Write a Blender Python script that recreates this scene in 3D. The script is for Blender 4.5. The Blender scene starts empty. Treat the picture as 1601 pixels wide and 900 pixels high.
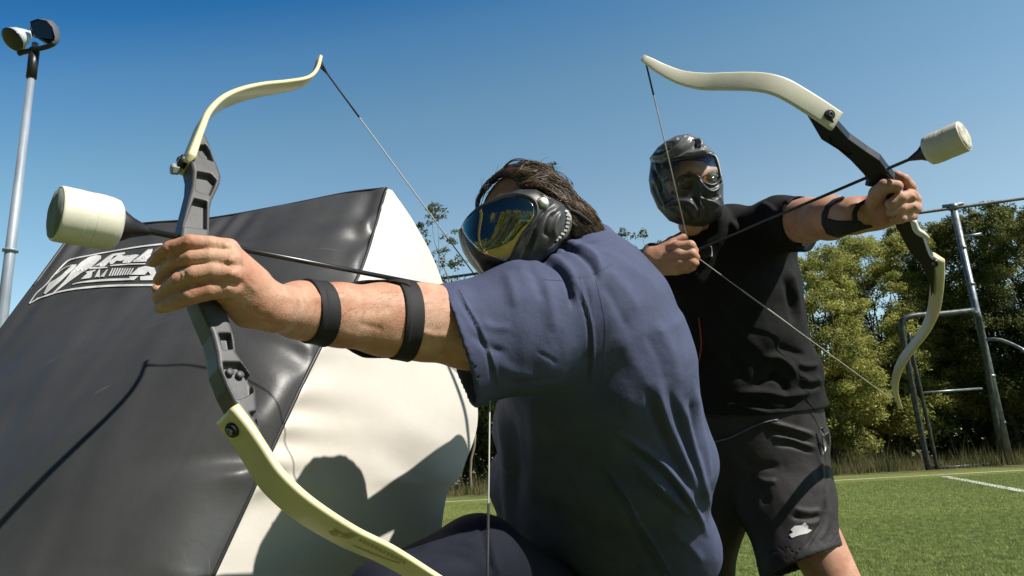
import bpy, bmesh, math, random
import numpy as np
from mathutils import Vector, Matrix
from mathutils.bvhtree import BVHTree
from mathutils import noise as mnoise
random.seed(7)
rng = np.random.default_rng(7)
SC = bpy.context.scene
COL = SC.collection

# ---------------------------------------------------------------- camera
FPX = 1101.0
PITCH, ROLL, CAMH = math.radians(14.0), math.radians(3.376), 0.88
Rm = Matrix.Rotation(math.pi/2 + PITCH, 3, 'X') @ Matrix.Rotation(-ROLL, 3, 'Z')
R = np.array([list(r) for r in Rm])
C0 = np.array([0.0, 0.0, CAMH])
cam = bpy.data.cameras.new('camera')
cam.sensor_width = 36.0
cam.lens = FPX/1601.0*36.0
cam.clip_start = 0.02
cam.clip_end = 3000
camo = bpy.data.objects.new('camera', cam)
COL.objects.link(camo)
camo.matrix_world = Matrix.Translation(Vector(C0)) @ Rm.to_4x4()
SC.camera = camo

# ---------------------------------------------------------------- sky, sun, exposure
SUN_AZ, SUN_EL = math.radians(-30.0), math.radians(47.0)
SV = np.array([math.cos(SUN_EL)*math.cos(SUN_AZ), math.cos(SUN_EL)*math.sin(SUN_AZ), math.sin(SUN_EL)])
world = bpy.data.worlds.new('World')
SC.world = world
world.use_nodes = True
wn = world.node_tree
wn.nodes.clear()
sky = wn.nodes.new('ShaderNodeTexSky')
sky.sky_type = 'NISHITA'
sky.sun_disc = False
sky.sun_elevation = SUN_EL
sky.sun_rotation = math.radians(120)
sky.air_density = 1.0
sky.dust_density = 0.6
sky.ozone_density = 2.2
bg = wn.nodes.new('ShaderNodeBackground')
bg.inputs['Strength'].default_value = 0.125
out = wn.nodes.new('ShaderNodeOutputWorld')
# deeper blue upwards, paler at the horizon; dimmed overhead and behind to cut fill light
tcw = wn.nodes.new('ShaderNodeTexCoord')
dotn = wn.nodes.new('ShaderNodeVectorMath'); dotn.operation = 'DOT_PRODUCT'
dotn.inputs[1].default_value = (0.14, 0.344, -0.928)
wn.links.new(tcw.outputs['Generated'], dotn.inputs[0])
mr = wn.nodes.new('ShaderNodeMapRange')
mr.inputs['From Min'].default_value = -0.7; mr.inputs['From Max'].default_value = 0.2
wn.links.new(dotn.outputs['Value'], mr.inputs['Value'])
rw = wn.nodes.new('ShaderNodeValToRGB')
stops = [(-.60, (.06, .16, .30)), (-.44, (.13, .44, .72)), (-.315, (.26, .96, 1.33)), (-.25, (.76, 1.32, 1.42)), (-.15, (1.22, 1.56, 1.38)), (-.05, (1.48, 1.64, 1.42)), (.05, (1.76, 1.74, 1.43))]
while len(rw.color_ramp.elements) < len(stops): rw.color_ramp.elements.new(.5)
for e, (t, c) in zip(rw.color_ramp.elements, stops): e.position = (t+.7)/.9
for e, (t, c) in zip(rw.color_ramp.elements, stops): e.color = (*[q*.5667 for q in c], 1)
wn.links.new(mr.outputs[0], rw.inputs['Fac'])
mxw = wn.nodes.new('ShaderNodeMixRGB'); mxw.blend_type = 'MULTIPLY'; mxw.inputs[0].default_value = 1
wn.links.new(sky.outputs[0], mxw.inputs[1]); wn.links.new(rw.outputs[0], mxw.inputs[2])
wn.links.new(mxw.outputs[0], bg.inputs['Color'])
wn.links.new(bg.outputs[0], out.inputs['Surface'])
sl = bpy.data.lights.new('sun', 'SUN')
sl.energy = 4.6
sl.angle = math.radians(0.5)
sl.color = (1.0, 0.95, 0.87)
so = bpy.data.objects.new('sun', sl)
COL.objects.link(so)
so.rotation_euler = Vector(SV).to_track_quat('Z', 'Y').to_euler()
so.location = (5, -5, 12)
SC.view_settings.view_transform = 'Standard'
SC.view_settings.look = 'None'
SC.view_settings.gamma = 1.0
SC.view_settings.exposure = 0.6
SC.view_settings.use_curve_mapping = False

# ---------------------------------------------------------------- pixel <-> world (photo pixels, depth along the view axis)
def W(x, y, d):
    return C0 + R @ np.array([(x-800.5)/FPX*d, -(y-450)/FPX*d, -d])
def WW(pts):
    return [W(*p) for p in pts]
def PJ(P):
    q = (np.asarray(P) - C0) @ R
    d = -q[..., 2]
    return 800.5 + q[..., 0]/d*FPX, 450 - q[..., 1]/d*FPX, d
def ray(x, y):
    return R @ np.array([(x-800.5)/FPX, -(y-450)/FPX, -1.0])
def on_ground(x, y, z=0.0):
    v = ray(x, y)
    return C0 + v*(z-C0[2])/v[2]
def on_plane(x, y, P0, n):
    v = ray(x, y)
    return C0 + v*((P0-C0) @ n)/(v @ n)
EX, EY, EZ = R[:, 0], R[:, 1], R[:, 2]      # camera right, up, towards camera

# ---------------------------------------------------------------- materials
def mat(name, col, rough=0.5, metal=0.0, var=None, bump=None, spec=0.5, stretch=None, col2=None, coat=0.0, sss=0.0, fine=None, trans=0.0, alpha=1.0, sheen=0.0):
    col = tuple(c*.86 for c in col)
    if col2: col2 = tuple(c*.86 for c in col2)
    m = bpy.data.materials.new(name)
    m.use_nodes = True
    nt = m.node_tree
    b = nt.nodes['Principled BSDF']
    b.inputs['Base Color'].default_value = (*col, 1)
    b.inputs['Roughness'].default_value = rough
    b.inputs['Metallic'].default_value = metal
    b.inputs['Specular IOR Level'].default_value = spec
    b.inputs['Coat Weight'].default_value = coat
    b.inputs['Transmission Weight'].default_value = trans
    b.inputs['Alpha'].default_value = alpha
    b.inputs['Sheen Weight'].default_value = sheen
    if sss:
        b.inputs['Subsurface Weight'].default_value = sss
        b.inputs['Subsurface Radius'].default_value = (0.012, 0.005, 0.003)
        b.inputs['Subsurface Scale'].default_value = 0.6
    tc = nt.nodes.new('ShaderNodeTexCoord')
    src = tc.outputs['Object']
    if stretch:
        mp = nt.nodes.new('ShaderNodeMapping')
        mp.inputs['Scale'].default_value = stretch
        nt.links.new(src, mp.inputs['Vector'])
        src = mp.outputs[0]
    if var:
        n = nt.nodes.new('ShaderNodeTexNoise')
        n.inputs['Scale'].default_value = var[0]
        n.inputs['Detail'].default_value = 6
        n.inputs['Roughness'].default_value = 0.65
        nt.links.new(src, n.inputs['Vector'])
        rp = nt.nodes.new('ShaderNodeValToRGB')
        c2 = col2 if col2 else tuple(max(0, c*(1-var[1])) for c in col)
        rp.color_ramp.elements[0].position = 0.36
        rp.color_ramp.elements[1].position = 0.64
        rp.color_ramp.elements[0].color = (*c2, 1)
        rp.color_ramp.elements[1].color = (*(min(1, c*(1+0.3*var[1])) for c in col), 1)
        nt.links.new(n.outputs['Fac'], rp.inputs['Fac'])
        nt.links.new(rp.outputs[0], b.inputs['Base Color'])
    last = None
    for bp in [x for x in (bump, fine) if x]:
        n = nt.nodes.new('ShaderNodeTexNoise')
        n.inputs['Scale'].default_value = bp[0]
        n.inputs['Detail'].default_value = 8
        n.inputs['Roughness'].default_value = 0.6
        nt.links.new(src if len(bp) < 4 else tc.outputs['Object'], n.inputs['Vector'])
        k = nt.nodes.new('ShaderNodeBump')
        k.inputs['Strength'].default_value = bp[1]
        k.inputs['Distance'].default_value = bp[2]
        nt.links.new(n.outputs['Fac'], k.inputs['Height'])
        if last:
            nt.links.new(last.outputs[0], k.inputs['Normal'])
        last = k
    if last:
        nt.links.new(last.outputs[0], b.inputs['Normal'])
    return m

# ---------------------------------------------------------------- objects
def link(o, parent=None):
    COL.objects.link(o)
    if parent is not None:
        o.parent = parent
        o.matrix_parent_inverse = parent.matrix_world.inverted()
    return o
def tag(o, label=None, cat=None, group=None, kind=None):
    if label: o['label'] = label
    if cat: o['category'] = cat
    if group: o['group'] = group
    if kind: o['kind'] = kind
    return o
def thing(name, loc, label, cat, group=None):
    o = bpy.data.objects.new(name, None)
    o.empty_display_size = 0.1
    COL.objects.link(o)
    o.location = Vector(loc)
    o.matrix_world = Matrix.Translation(Vector(loc))
    return tag(o, label, cat, group)
def mesh(name, V, Fc, m, parent=None, smooth=True):
    me = bpy.data.meshes.new(name)
    if len(V) and isinstance(Fc, np.ndarray) and Fc.ndim == 2:
        V = np.asarray(V, dtype=np.float32)
        k = Fc.shape[1]
        me.vertices.add(len(V)); me.vertices.foreach_set('co', V.ravel())
        me.loops.add(Fc.size); me.loops.foreach_set('vertex_index', Fc.astype(np.int32).ravel())
        me.polygons.add(len(Fc))
        me.polygons.foreach_set('loop_start', np.arange(0, Fc.size, k, dtype=np.int32))
        me.polygons.foreach_set('loop_total', np.full(len(Fc), k, dtype=np.int32))
        me.update(calc_edges=True)
    else:
        me.from_pydata([tuple(map(float, v)) for v in V], [], [tuple(map(int, f)) for f in Fc])
        me.update()
    me.polygons.foreach_set('use_smooth', [smooth]*len(me.polygons))
    me.materials.append(m)
    o = bpy.data.objects.new(name, me)
    return link(o, parent)

def frames(pts):
    pts = np.asarray(pts, float)
    T = np.gradient(pts, axis=0)
    T /= np.linalg.norm(T, axis=1)[:, None]
    ref = np.array([0, 0, 1.0]) if abs(T[0][2]) < 0.9 else np.array([1.0, 0, 0])
    N = []
    n = np.cross(T[0], ref); n /= np.linalg.norm(n)
    for t in T:
        n = n - t*(n @ t); n /= np.linalg.norm(n); N.append(n.copy())
    N = np.array(N); B = np.cross(T, N)
    return T, N, B
def spline(pts, n):
    """Catmull-Rom through the points, n samples"""
    P = np.asarray(pts, float)
    if len(P) == 2:
        return P[0] + (P[1]-P[0])*np.linspace(0, 1, n)[:, None]
    d = np.concatenate([[0], np.cumsum(np.linalg.norm(np.diff(P[:, :min(3, P.shape[1])], axis=0), axis=1))])
    d /= d[-1]
    E = np.vstack([2*P[0]-P[1], P, 2*P[-1]-P[-2]])
    out = []
    for s in np.linspace(0, 1, n):
        i = min(np.searchsorted(d, s, side='right')-1, len(P)-2)
        t = (s-d[i])/(d[i+1]-d[i])
        a, b, c, e = E[i], E[i+1], E[i+2], E[i+3]
        out.append(0.5*((2*b)+(-a+c)*t+(2*a-5*b+4*c-e)*t*t+(-a+3*b-3*c+e)*t**3))
    return np.array(out)
def tube_vf(pts, r, seg=10, cap=True, off=0):
    pts = np.asarray(pts, float)
    r = np.asarray(r, float)
    r = np.full(len(pts), float(r)) if r.ndim == 0 else np.interp(np.linspace(0, 1, len(pts)), np.linspace(0, 1, len(r)), r)
    T, N, B = frames(pts)
    a = np.linspace(0, 2*math.pi, seg, endpoint=False)
    V = (pts[:, None, :] + r[:, None, None]*(np.cos(a)[None, :, None]*N[:, None, :] + np.sin(a)[None, :, None]*B[:, None, :])).reshape(-1, 3)
    Fc = []
    for i in range(len(pts)-1):
        for j in range(seg):
            k = (j+1) % seg
            Fc.append((off+i*seg+j, off+i*seg+k, off+(i+1)*seg+k, off+(i+1)*seg+j))
    if cap:
        Fc.append(tuple(off+j for j in range(seg))[::-1])
        Fc.append(tuple(off+(len(pts)-1)*seg+j for j in range(seg)))
    return V, Fc
def tube(name, pts, r, m, parent=None, seg=12, n=None):
    if n: pts = spline(pts, n)
    V, Fc = tube_vf(pts, r, seg)
    return mesh(name, V, Fc, m, parent)
def multi(name, parts, m, parent=None, smooth=True):
    V, Fc = [], []
    for v, f in parts:
        o = len(V)
        V.extend(list(v)); Fc.extend([tuple(o+i for i in q) for q in f])
    return mesh(name, V, Fc, m, parent, smooth)
def lathe_vf(P0, axis, prof, seg=40):
    """prof: list of (distance along axis, radius)"""
    axis = np.asarray(axis, float)/np.linalg.norm(axis)
    ref = np.array([0, 0, 1.0]) if abs(axis[2]) < .9 else np.array([1.0, 0, 0])
    u = np.cross(axis, ref); u /= np.linalg.norm(u); v = np.cross(axis, u)
    a = np.linspace(0, 2*math.pi, seg, endpoint=False)
    V, Fc = [], []
    for s, r in prof:
        for t in a:
            V.append(P0 + axis*s + (u*math.cos(t)+v*math.sin(t))*max(r, 1e-5))
    for i in range(len(prof)-1):
        for j in range(seg):
            k = (j+1) % seg
            Fc.append((i*seg+j, i*seg+k, (i+1)*seg+k, (i+1)*seg+j))
    Fc.append(tuple(range(seg))[::-1]); Fc.append(tuple((len(prof)-1)*seg+j for j in range(seg)))
    return V, Fc
def box_vf(c, ax, ay, az):
    c = np.asarray(c); V = []
    for sx in (-1, 1):
        for sy in (-1, 1):
            for sz in (-1, 1):
                V.append(c + sx*np.asarray(ax) + sy*np.asarray(ay) + sz*np.asarray(az))
    return V, [(0, 1, 3, 2), (4, 6, 7, 5), (0, 4, 5, 1), (2, 3, 7, 6), (0, 2, 6, 4), (1, 5, 7, 3)]

# ---------------------------------------------------------------- solid modelling with distance fields
def cone_sdf(p, a, b, ra, rb):
    ab = b-a; L = ab @ ab + 1e-12
    t = np.clip(((p-a) @ ab)/L, 0, 1)
    return np.linalg.norm(p - a - t[:, None]*ab, axis=1) - (ra + (rb-ra)*t)
def ell_sdf(p, c, axes, rad):
    q = (p-c) @ np.asarray(axes).T / np.asarray(rad)
    k = np.linalg.norm(q, axis=1)
    return (k-1)*min(rad)*(0.6+0.4*np.minimum(k, 1.0))
def ellcap(p, a, b, wa, da, wb, db, lat=None):
    """capsule with elliptical section: w = half width along lat, d = half depth"""
    ab = b-a; L = ab @ ab
    t = np.clip(((p-a) @ ab)/L, 0, 1)
    e2 = ab/math.sqrt(L)
    e1 = EX if lat is None else lat
    e1 = e1 - e2*(e1 @ e2); e1 /= np.linalg.norm(e1)
    e3 = np.cross(e1, e2)
    v = p - a - t[:, None]*ab
    w = wa+(wb-wa)*t; d = da+(db-da)*t
    q = np.sqrt((v @ e1/w)**2 + (v @ e3/d)**2 + (v @ e2/np.minimum(w, d))**2)
    return (q-1)*np.minimum(w, d)
def smin(a, b, k):
    if a is None: return b
    h = np.clip(0.5+0.5*(b-a)/k, 0, 1)
    return b*(1-h)+a*h - k*h*(1-h)
def smax(a, b, k): return -smin(-a, -b, k)
def poly2d(x, y, P):
    """signed distance to polygon in 2D, negative inside"""
    P = np.asarray(P, float); d = np.full(x.shape, 1e18); s = np.ones(x.shape)
    for i in range(len(P)):
        a = P[i]; b = P[i-1]
        ex, ey = b[0]-a[0], b[1]-a[1]
        wx, wy = x-a[0], y-a[1]
        t = np.clip((wx*ex+wy*ey)/(ex*ex+ey*ey+1e-12), 0, 1)
        d = np.minimum(d, (wx-ex*t)**2+(wy-ey*t)**2)
        c1 = y >= a[1]; c2 = y < b[1]; c3 = ex*wy > ey*wx
        f = (c1 & c2 & c3) | (~c1 & ~c2 & ~c3)
        s = np.where(f, -s, s)
    return s*np.sqrt(d)
def prism(p, P, rnd=0.0):
    """cone of sight lines through a traced outline, as metres"""
    x, y, d = PJ(p)
    return poly2d(x, y, P)*np.maximum(d, 0.05)/FPX - rnd
def snets(f, pts, rad, h, B=8):
    pts = np.asarray(pts, float)
    lo = pts.min(0)-rad; hi = pts.max(0)+rad
    nb = np.ceil((hi-lo)/(h*B)).astype(int)
    n = nb*B+1
    G = np.full(n, 1.0, np.float32)
    bi = np.stack(np.meshgrid(*[np.arange(k) for k in nb], indexing='ij'), -1).reshape(-1, 3)
    cen = lo + (bi+0.5)*h*B
    cv = np.concatenate([f(cen[i:i+20000]) for i in range(0, len(cen), 20000)])
    keep = np.abs(cv) < h*B*0.87*1.7+0.004
    for b, v in zip(bi[~keep & (cv < 0)], cv[~keep & (cv < 0)]):
        G[b[0]*B:(b[0]+1)*B+1, b[1]*B:(b[1]+1)*B+1, b[2]*B:(b[2]+1)*B+1] = -1
    loc = np.stack(np.meshgrid(*[np.arange(B+1)]*3, indexing='ij'), -1).reshape(-1, 3)
    kb = bi[keep]
    for i in range(0, len(kb), 150):
        idx = (kb[i:i+150, None, :]*B + loc[None]).reshape(-1, 3)
        G[idx[:, 0], idx[:, 1], idx[:, 2]] = f(lo + idx*h)
    S = G < 0
    cs = [(i, j, k) for i in (0, 1) for j in (0, 1) for k in (0, 1)]
    sl = lambda A, c: A[c[0]:A.shape[0]-1+c[0], c[1]:A.shape[1]-1+c[1], c[2]:A.shape[2]-1+c[2]]
    cnt = sum(sl(S, c).astype(np.int8) for c in cs)
    cells = np.argwhere((cnt > 0) & (cnt < 8))
    vid = np.full(cnt.shape, -1, np.int32); vid[cells[:, 0], cells[:, 1], cells[:, 2]] = np.arange(len(cells))
    cg = np.stack([G[cells[:, 0]+c[0], cells[:, 1]+c[1], cells[:, 2]+c[2]] for c in cs], 1)
    acc = np.zeros((len(cells), 3)); w = np.zeros(len(cells))
    for i, a in enumerate(cs):
        for j, b in enumerate(cs):
            if j > i and sum(abs(x-y) for x, y in zip(a, b)) == 1:
                ga, gb = cg[:, i], cg[:, j]
                m = (ga < 0) != (gb < 0)
                t = np.where(m, ga/np.where(m, ga-gb, 1), 0)
                P = np.array(a)+t[:, None]*(np.array(b)-np.array(a))
                acc += P*m[:, None]; w += m
    V = lo + (cells + acc/w[:, None])*h
    Q = []
    for ax in range(3):
        o = [0, 0, 0]; o[ax] = 1
        A = S[:S.shape[0]-o[0], :S.shape[1]-o[1], :S.shape[2]-o[2]]
        Bm = S[o[0]:, o[1]:, o[2]:]
        e = np.argwhere(A != Bm)
        u, v = (ax+1) % 3, (ax+2) % 3
        ok = (e[:, u] > 0) & (e[:, v] > 0) & (e[:, u] < n[u]-1) & (e[:, v] < n[v]-1)
        e = e[ok]
        ins = A[e[:, 0], e[:, 1], e[:, 2]]
        du = np.zeros(3, int); du[u] = 1; dv = np.zeros(3, int); dv[v] = 1
        g = lambda q: vid[q[:, 0], q[:, 1], q[:, 2]]
        q = np.stack([g(e-du-dv), g(e-dv), g(e), g(e-du)], 1)
        q[~ins] = q[~ins][:, ::-1]
        Q.append(q)
    Q = np.vstack(Q)
    return V, Q
def vnormals(V, Q):
    n = np.cross(V[Q[:, 2]]-V[Q[:, 0]], V[Q[:, 3]]-V[Q[:, 1]])
    N = np.zeros_like(V)
    for k in range(4):
        np.add.at(N, Q[:, k], n)
    return N/(np.linalg.norm(N, axis=1)[:, None]+1e-12)
def relax(V, Q, it=2):
    E = np.vstack([Q[:, [0, 1]], Q[:, [1, 2]], Q[:, [2, 3]], Q[:, [3, 0]]])
    for s in [0.5, -0.52]*it:
        A = np.zeros_like(V); c = np.zeros(len(V))
        np.add.at(A, E[:, 0], V[E[:, 1]]); np.add.at(c, E[:, 0], 1)
        np.add.at(A, E[:, 1], V[E[:, 0]]); np.add.at(c, E[:, 1], 1)
        V = V + s*(A/c[:, None]-V)
    return V
def strokes(V, N, S, front=0.0):
    """folds: S = list of (points in photo px, width px, height m); moves front-facing vertices along their normals"""
    x, y, d = PJ(V)
    tot = np.zeros(len(V))
    for P, w, a in S:
        P = np.asarray(P, float)
        if len(P) > 2: P = spline(P, len(P)*4)
        m = (x > P[:, 0].min()-3*w) & (x < P[:, 0].max()+3*w) & (y > P[:, 1].min()-3*w) & (y < P[:, 1].max()+3*w)
        if not m.any(): continue
        xs, ys = x[m], y[m]
        best = np.full(xs.shape, 1e9); bt = np.zeros(xs.shape)
        L = len(P)-1
        for i in range(L):
            ax_, ay_ = P[i]; ex, ey = P[i+1]-P[i]
            t = np.clip(((xs-ax_)*ex+(ys-ay_)*ey)/(ex*ex+ey*ey+1e-9), 0, 1)
            q = (xs-ax_-t*ex)**2+(ys-ay_-t*ey)**2
            u = q < best
            best = np.where(u, q, best); bt = np.where(u, (i+t)/L, bt)
        env = np.clip(np.minimum(bt, 1-bt)*5+0.15, 0, 1)
        tot[m] += a*np.exp(-best/(w*w))*env
    f = np.clip((N @ EZ - front)*3+0.3, 0, 1)
    return V + N*(tot*f)[:, None]
def solid(name, f, pts, rad, h, m, parent=None, S=None, it=2, post=None):
    V, Q = snets(f, pts, rad, h)
    V = relax(V, Q, it)
    if S:
        V = strokes(V, vnormals(V, Q), S)
    if post:
        V = post(V, vnormals(V, Q))
    return mesh(name, V, Q, m, parent)
def chain(p, J, k=0.01, acc=None):
    """J: list of (px, py, depth, radius px) joints -> smooth union of tapered capsules"""
    P = [(W(a, b, c), r*c/FPX) for a, b, c, r in J]
    for (a, ra), (b, rb) in zip(P[:-1], P[1:]):
        acc = smin(acc, cone_sdf(p, a, b, ra, rb), k)
    return acc
# ================================================================ SETTING
def nodes_of(m): return m.node_tree.nodes, m.node_tree.links
def turf_material():
    m = mat('turf', (0.075, 0.125, 0.022), 0.75, spec=0.25)
    N, L = nodes_of(m); b = N['Principled BSDF']
    tc = N.new('ShaderNodeTexCoord')
    def noise(s, d, r=0.6):
        n = N.new('ShaderNodeTexNoise'); n.inputs['Scale'].default_value = s; n.inputs['Detail'].default_value = d
        n.inputs['Roughness'].default_value = r; L.new(tc.outputs['Object'], n.inputs['Vector']); return n
    big, mid, fin = noise(0.25, 3), noise(9, 8, .75), noise(120, 4, .8)
    r1 = N.new('ShaderNodeValToRGB'); e = r1.color_ramp.elements
    e[0].position = .35; e[0].color = (0.115, 0.145, 0.036, 1); e[1].position = .66; e[1].color = (0.225, 0.255, 0.080, 1)
    L.new(mid.outputs['Fac'], r1.inputs['Fac'])
    r2 = N.new('ShaderNodeValToRGB'); e = r2.color_ramp.elements
    e[0].position = .3; e[0].color = (0.45, 0.5, 0.4, 1); e[1].position = .72; e[1].color = (1.35, 1.25, 1.0, 1)
    L.new(fin.outputs['Fac'], r2.inputs['Fac'])
    mx = N.new('ShaderNodeMixRGB'); mx.blend_type = 'MULTIPLY'; mx.inputs[0].default_value = .85
    L.new(r1.outputs[0], mx.inputs[1]); L.new(r2.outputs[0], mx.inputs[2])
    r3 = N.new('ShaderNodeValToRGB'); e = r3.color_ramp.elements
    e[0].position = .4; e[0].color = (0.74, 0.78, 0.74, 1); e[1].position = .6; e[1].color = (1.12, 1.12, 1.05, 1)
    L.new(big.outputs['Fac'], r3.inputs['Fac'])
    m2 = N.new('ShaderNodeMixRGB'); m2.blend_type = 'MULTIPLY'; m2.inputs[0].default_value = 1
    L.new(mx.outputs[0], m2.inputs[1]); L.new(r3.outputs[0], m2.inputs[2])
    L.new(m2.outputs[0], b.inputs['Base Color'])
    bp = N.new('ShaderNodeBump'); bp.inputs['Strength'].default_value = .9; bp.inputs['Distance'].default_value = .02
    L.new(fin.outputs['Fac'], bp.inputs['Height']); L.new(bp.outputs[0], b.inputs['Normal'])
    return m
M_turf = turf_material()
M_blade = mat('turf_blades', (0.34, 0.42, 0.125), 0.5, var=(9.0, .5), spec=0.3)
M_line = mat('line_paint', (0.85, 0.86, 0.78), 0.8, var=(40, .35), bump=(150, .6, .01))
M_dirt = mat('dry_verge', (0.16, 0.13, 0.06), 0.95, var=(2.5, .6), bump=(14, .8, .04), col2=(0.05, 0.055, 0.022))
M_dry = mat('dry_grass', (0.22, 0.19, 0.08), 0.8, var=(1.4, .5), col2=(0.11, 0.13, 0.04))
M_bark = mat('bark', (0.10, 0.08, 0.055), 0.9, var=(6, .5), bump=(18, .7, .03), stretch=(1, 1, .25))
M_palebark = mat('pale_bark', (0.24, 0.20, 0.15), 0.85, var=(5, .5), bump=(12, .5, .02), stretch=(1, 1, .25))
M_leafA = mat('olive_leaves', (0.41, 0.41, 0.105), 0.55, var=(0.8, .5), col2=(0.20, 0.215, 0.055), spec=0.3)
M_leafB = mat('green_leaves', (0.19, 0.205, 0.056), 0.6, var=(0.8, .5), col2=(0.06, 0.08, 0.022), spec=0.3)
M_leafC = mat('gum_leaves', (0.13, 0.15, 0.06), 0.55, var=(1.2, .4), spec=0.3)
def leafy(m, k=.4):
    N, L = nodes_of(m); b = N['Principled BSDF']; o = N['Material Output']
    t = N.new('ShaderNodeBsdfTranslucent'); mx = N.new('ShaderNodeMixShader'); mx.inputs[0].default_value = k
    L.new(b.inputs['Base Color'].links[0].from_socket, t.inputs[0])
    L.new(b.outputs[0], mx.inputs[1]); L.new(t.outputs[0], mx.inputs[2]); L.new(mx.outputs[0], o.inputs['Surface'])
for m_ in (M_leafA, M_leafB, M_leafC, M_blade, M_dry): leafy(m_)
M_galv = mat('galvanised_steel', (0.27, 0.30, 0.33), 0.45, metal=0.6, var=(9, .45), bump=(30, .2, .004))
M_galvd = mat('weathered_steel', (0.09, 0.10, 0.105), 0.5, metal=0.5, var=(7, .6), bump=(25, .4, .006))
M_polegrey = mat('pole_grey', (0.36, 0.41, 0.47), 0.5, metal=0.25, var=(3, .25), stretch=(1, 1, .3))
M_blackmetal = mat('black_metal', (0.012, 0.012, 0.013), 0.4, spec=.5)

g = [(-160, -120, 0), (200, -120, 0), (200, 260, 0), (-160, 260, 0)]
ground = tag(mesh('ground', g, [(0, 1, 2, 3)], M_turf, smooth=False), kind='structure')
# verge beyond the pitch: strip on the far side of the boundary
p1, p2 = on_ground(1290, 752), on_ground(1600, 735)
ldir = (p2-p1)/np.linalg.norm(p2-p1)
lnor = np.array([-ldir[1], ldir[0], 0])
A, B_ = p1-ldir*60, p1+ldir*60
def strip(a, b, w, z):
    d = (b-a)/np.linalg.norm(b-a); n = np.array([-d[1], d[0], 0])*w/2; u = np.array([0, 0, z])
    return [a-n+u, b-n+u, b+n+u, a+n+u]
v0 = A+lnor*2.6; v1 = B_+lnor*2.6
NV = 160
V = []
for i in range(NV+1):
    t = i/NV; c = v0+(v1-v0)*t
    V.append(c + lnor*(mnoise.noise(Vector((i*.4, 0, 0)))*.4) + [0, 0, .006])
    V.append(c + lnor*60 + [0, 0, .006])
tag(mesh('verge', V, [(2*i, 2*i+2, 2*i+3, 2*i+1) for i in range(NV)], M_dirt, smooth=False), kind='structure')
def marking(a, b, w):
    d = (b-a)
    n = np.array([-d[1], d[0], 0]); n /= np.linalg.norm(n)
    V = []; K = 120
    for i in range(K+1):
        c = a+d*i/K; j = w/2*(1+.12*mnoise.noise(Vector((i*.9, w, 1))))
        V += [c-n*j+[0, 0, .005], c+n*j+[0, 0, .005]]
    return tag(mesh('field_marking', V, [(2*i, 2*i+2, 2*i+3, 2*i+1) for i in range(K)], M_line, smooth=False), kind='structure')
marking(A, B_, .16)
marking(on_ground(1478, 745), on_ground(1660, 779), .17)

# short turf blades over the near grass that the photo shows
def blades(n, d0, d1, x0, x1, hgt, wid):
    d = np.sqrt(rng.uniform(d0**2, d1**2, n)); lx = rng.uniform(x0, x1, n)
    P = np.stack([lx*d, d, np.zeros(n)], 1)
    # thin out towards the borders of the strip so that no edge shows
    e = np.minimum(np.minimum((lx-x0), (x1-lx))/.22, 1)
    keep = rng.random(n) < np.clip(e, 0, 1)
    P = P[keep]; n = len(P)
    a = rng.uniform(0, 2*np.pi, n); h = hgt*rng.uniform(.6, 1.2, n); w = wid*rng.uniform(.7, 1.3, n)
    lean = rng.normal(0, .012, (n, 2))
    s = np.stack([np.cos(a), np.sin(a), np.zeros(n)], 1)*w[:, None]
    tip = P+np.stack([lean[:, 0], lean[:, 1], h], 1)
    V = np.stack([P-s, P+s, tip], 1).reshape(-1, 3)
    return V, np.arange(3*n).reshape(-1, 3)
b1 = blades(250000, 3.2, 9.0, .02, 1.02, .019, .0026)
b2 = blades(130000, 9.0, 17.2, .16, 1.0, .019, .005)
b3 = blades(9000, 12, 18.5, -.12, .0, .02, .006)
Vb = np.vstack([b1[0], b2[0], b3[0]])
Fb = np.arange(len(Vb)).reshape(-1, 3)
tag(mesh('turf_blades', Vb, Fb, M_blade, smooth=False), kind='stuff')
# dry grass on the verge
def tufts(n, base, dirn, length, nor, depth, hmax):
    t = rng.uniform(0, length, n); q = rng.uniform(0, depth, n)**1.0
    k = np.array([mnoise.noise(Vector((x*.5, y, 3))) for x, y in zip(t, q)])
    P = base + t[:, None]*dirn + q[:, None]*nor
    h = hmax*np.clip(.42+k*1.9, .08, 1.6)*rng.uniform(.5, 1.2, n)
    a = rng.uniform(0, 2*np.pi, n)
    s = np.stack([np.cos(a), np.sin(a), np.zeros(n)], 1)*.008*rng.uniform(.6, 1.6, n)[:, None]
    ln = rng.normal(0, .16, (n, 2))*h[:, None]
    tip = P + np.stack([ln[:, 0], ln[:, 1], h], 1)
    V = np.stack([P-s, P+s, tip], 1).reshape(-1, 3)
    return V
Vt = np.vstack([tufts(42000, p1-ldir*24+lnor*3.0, ldir, 44, lnor, 4.5, .52),
                tufts(1600, p1-ldir*24+lnor*4.0, ldir, 44, lnor, 4, 1.15)])
tag(mesh('dry_grass', Vt, np.arange(len(Vt)).reshape(-1, 3), M_dry, smooth=False), kind='stuff')

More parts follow.
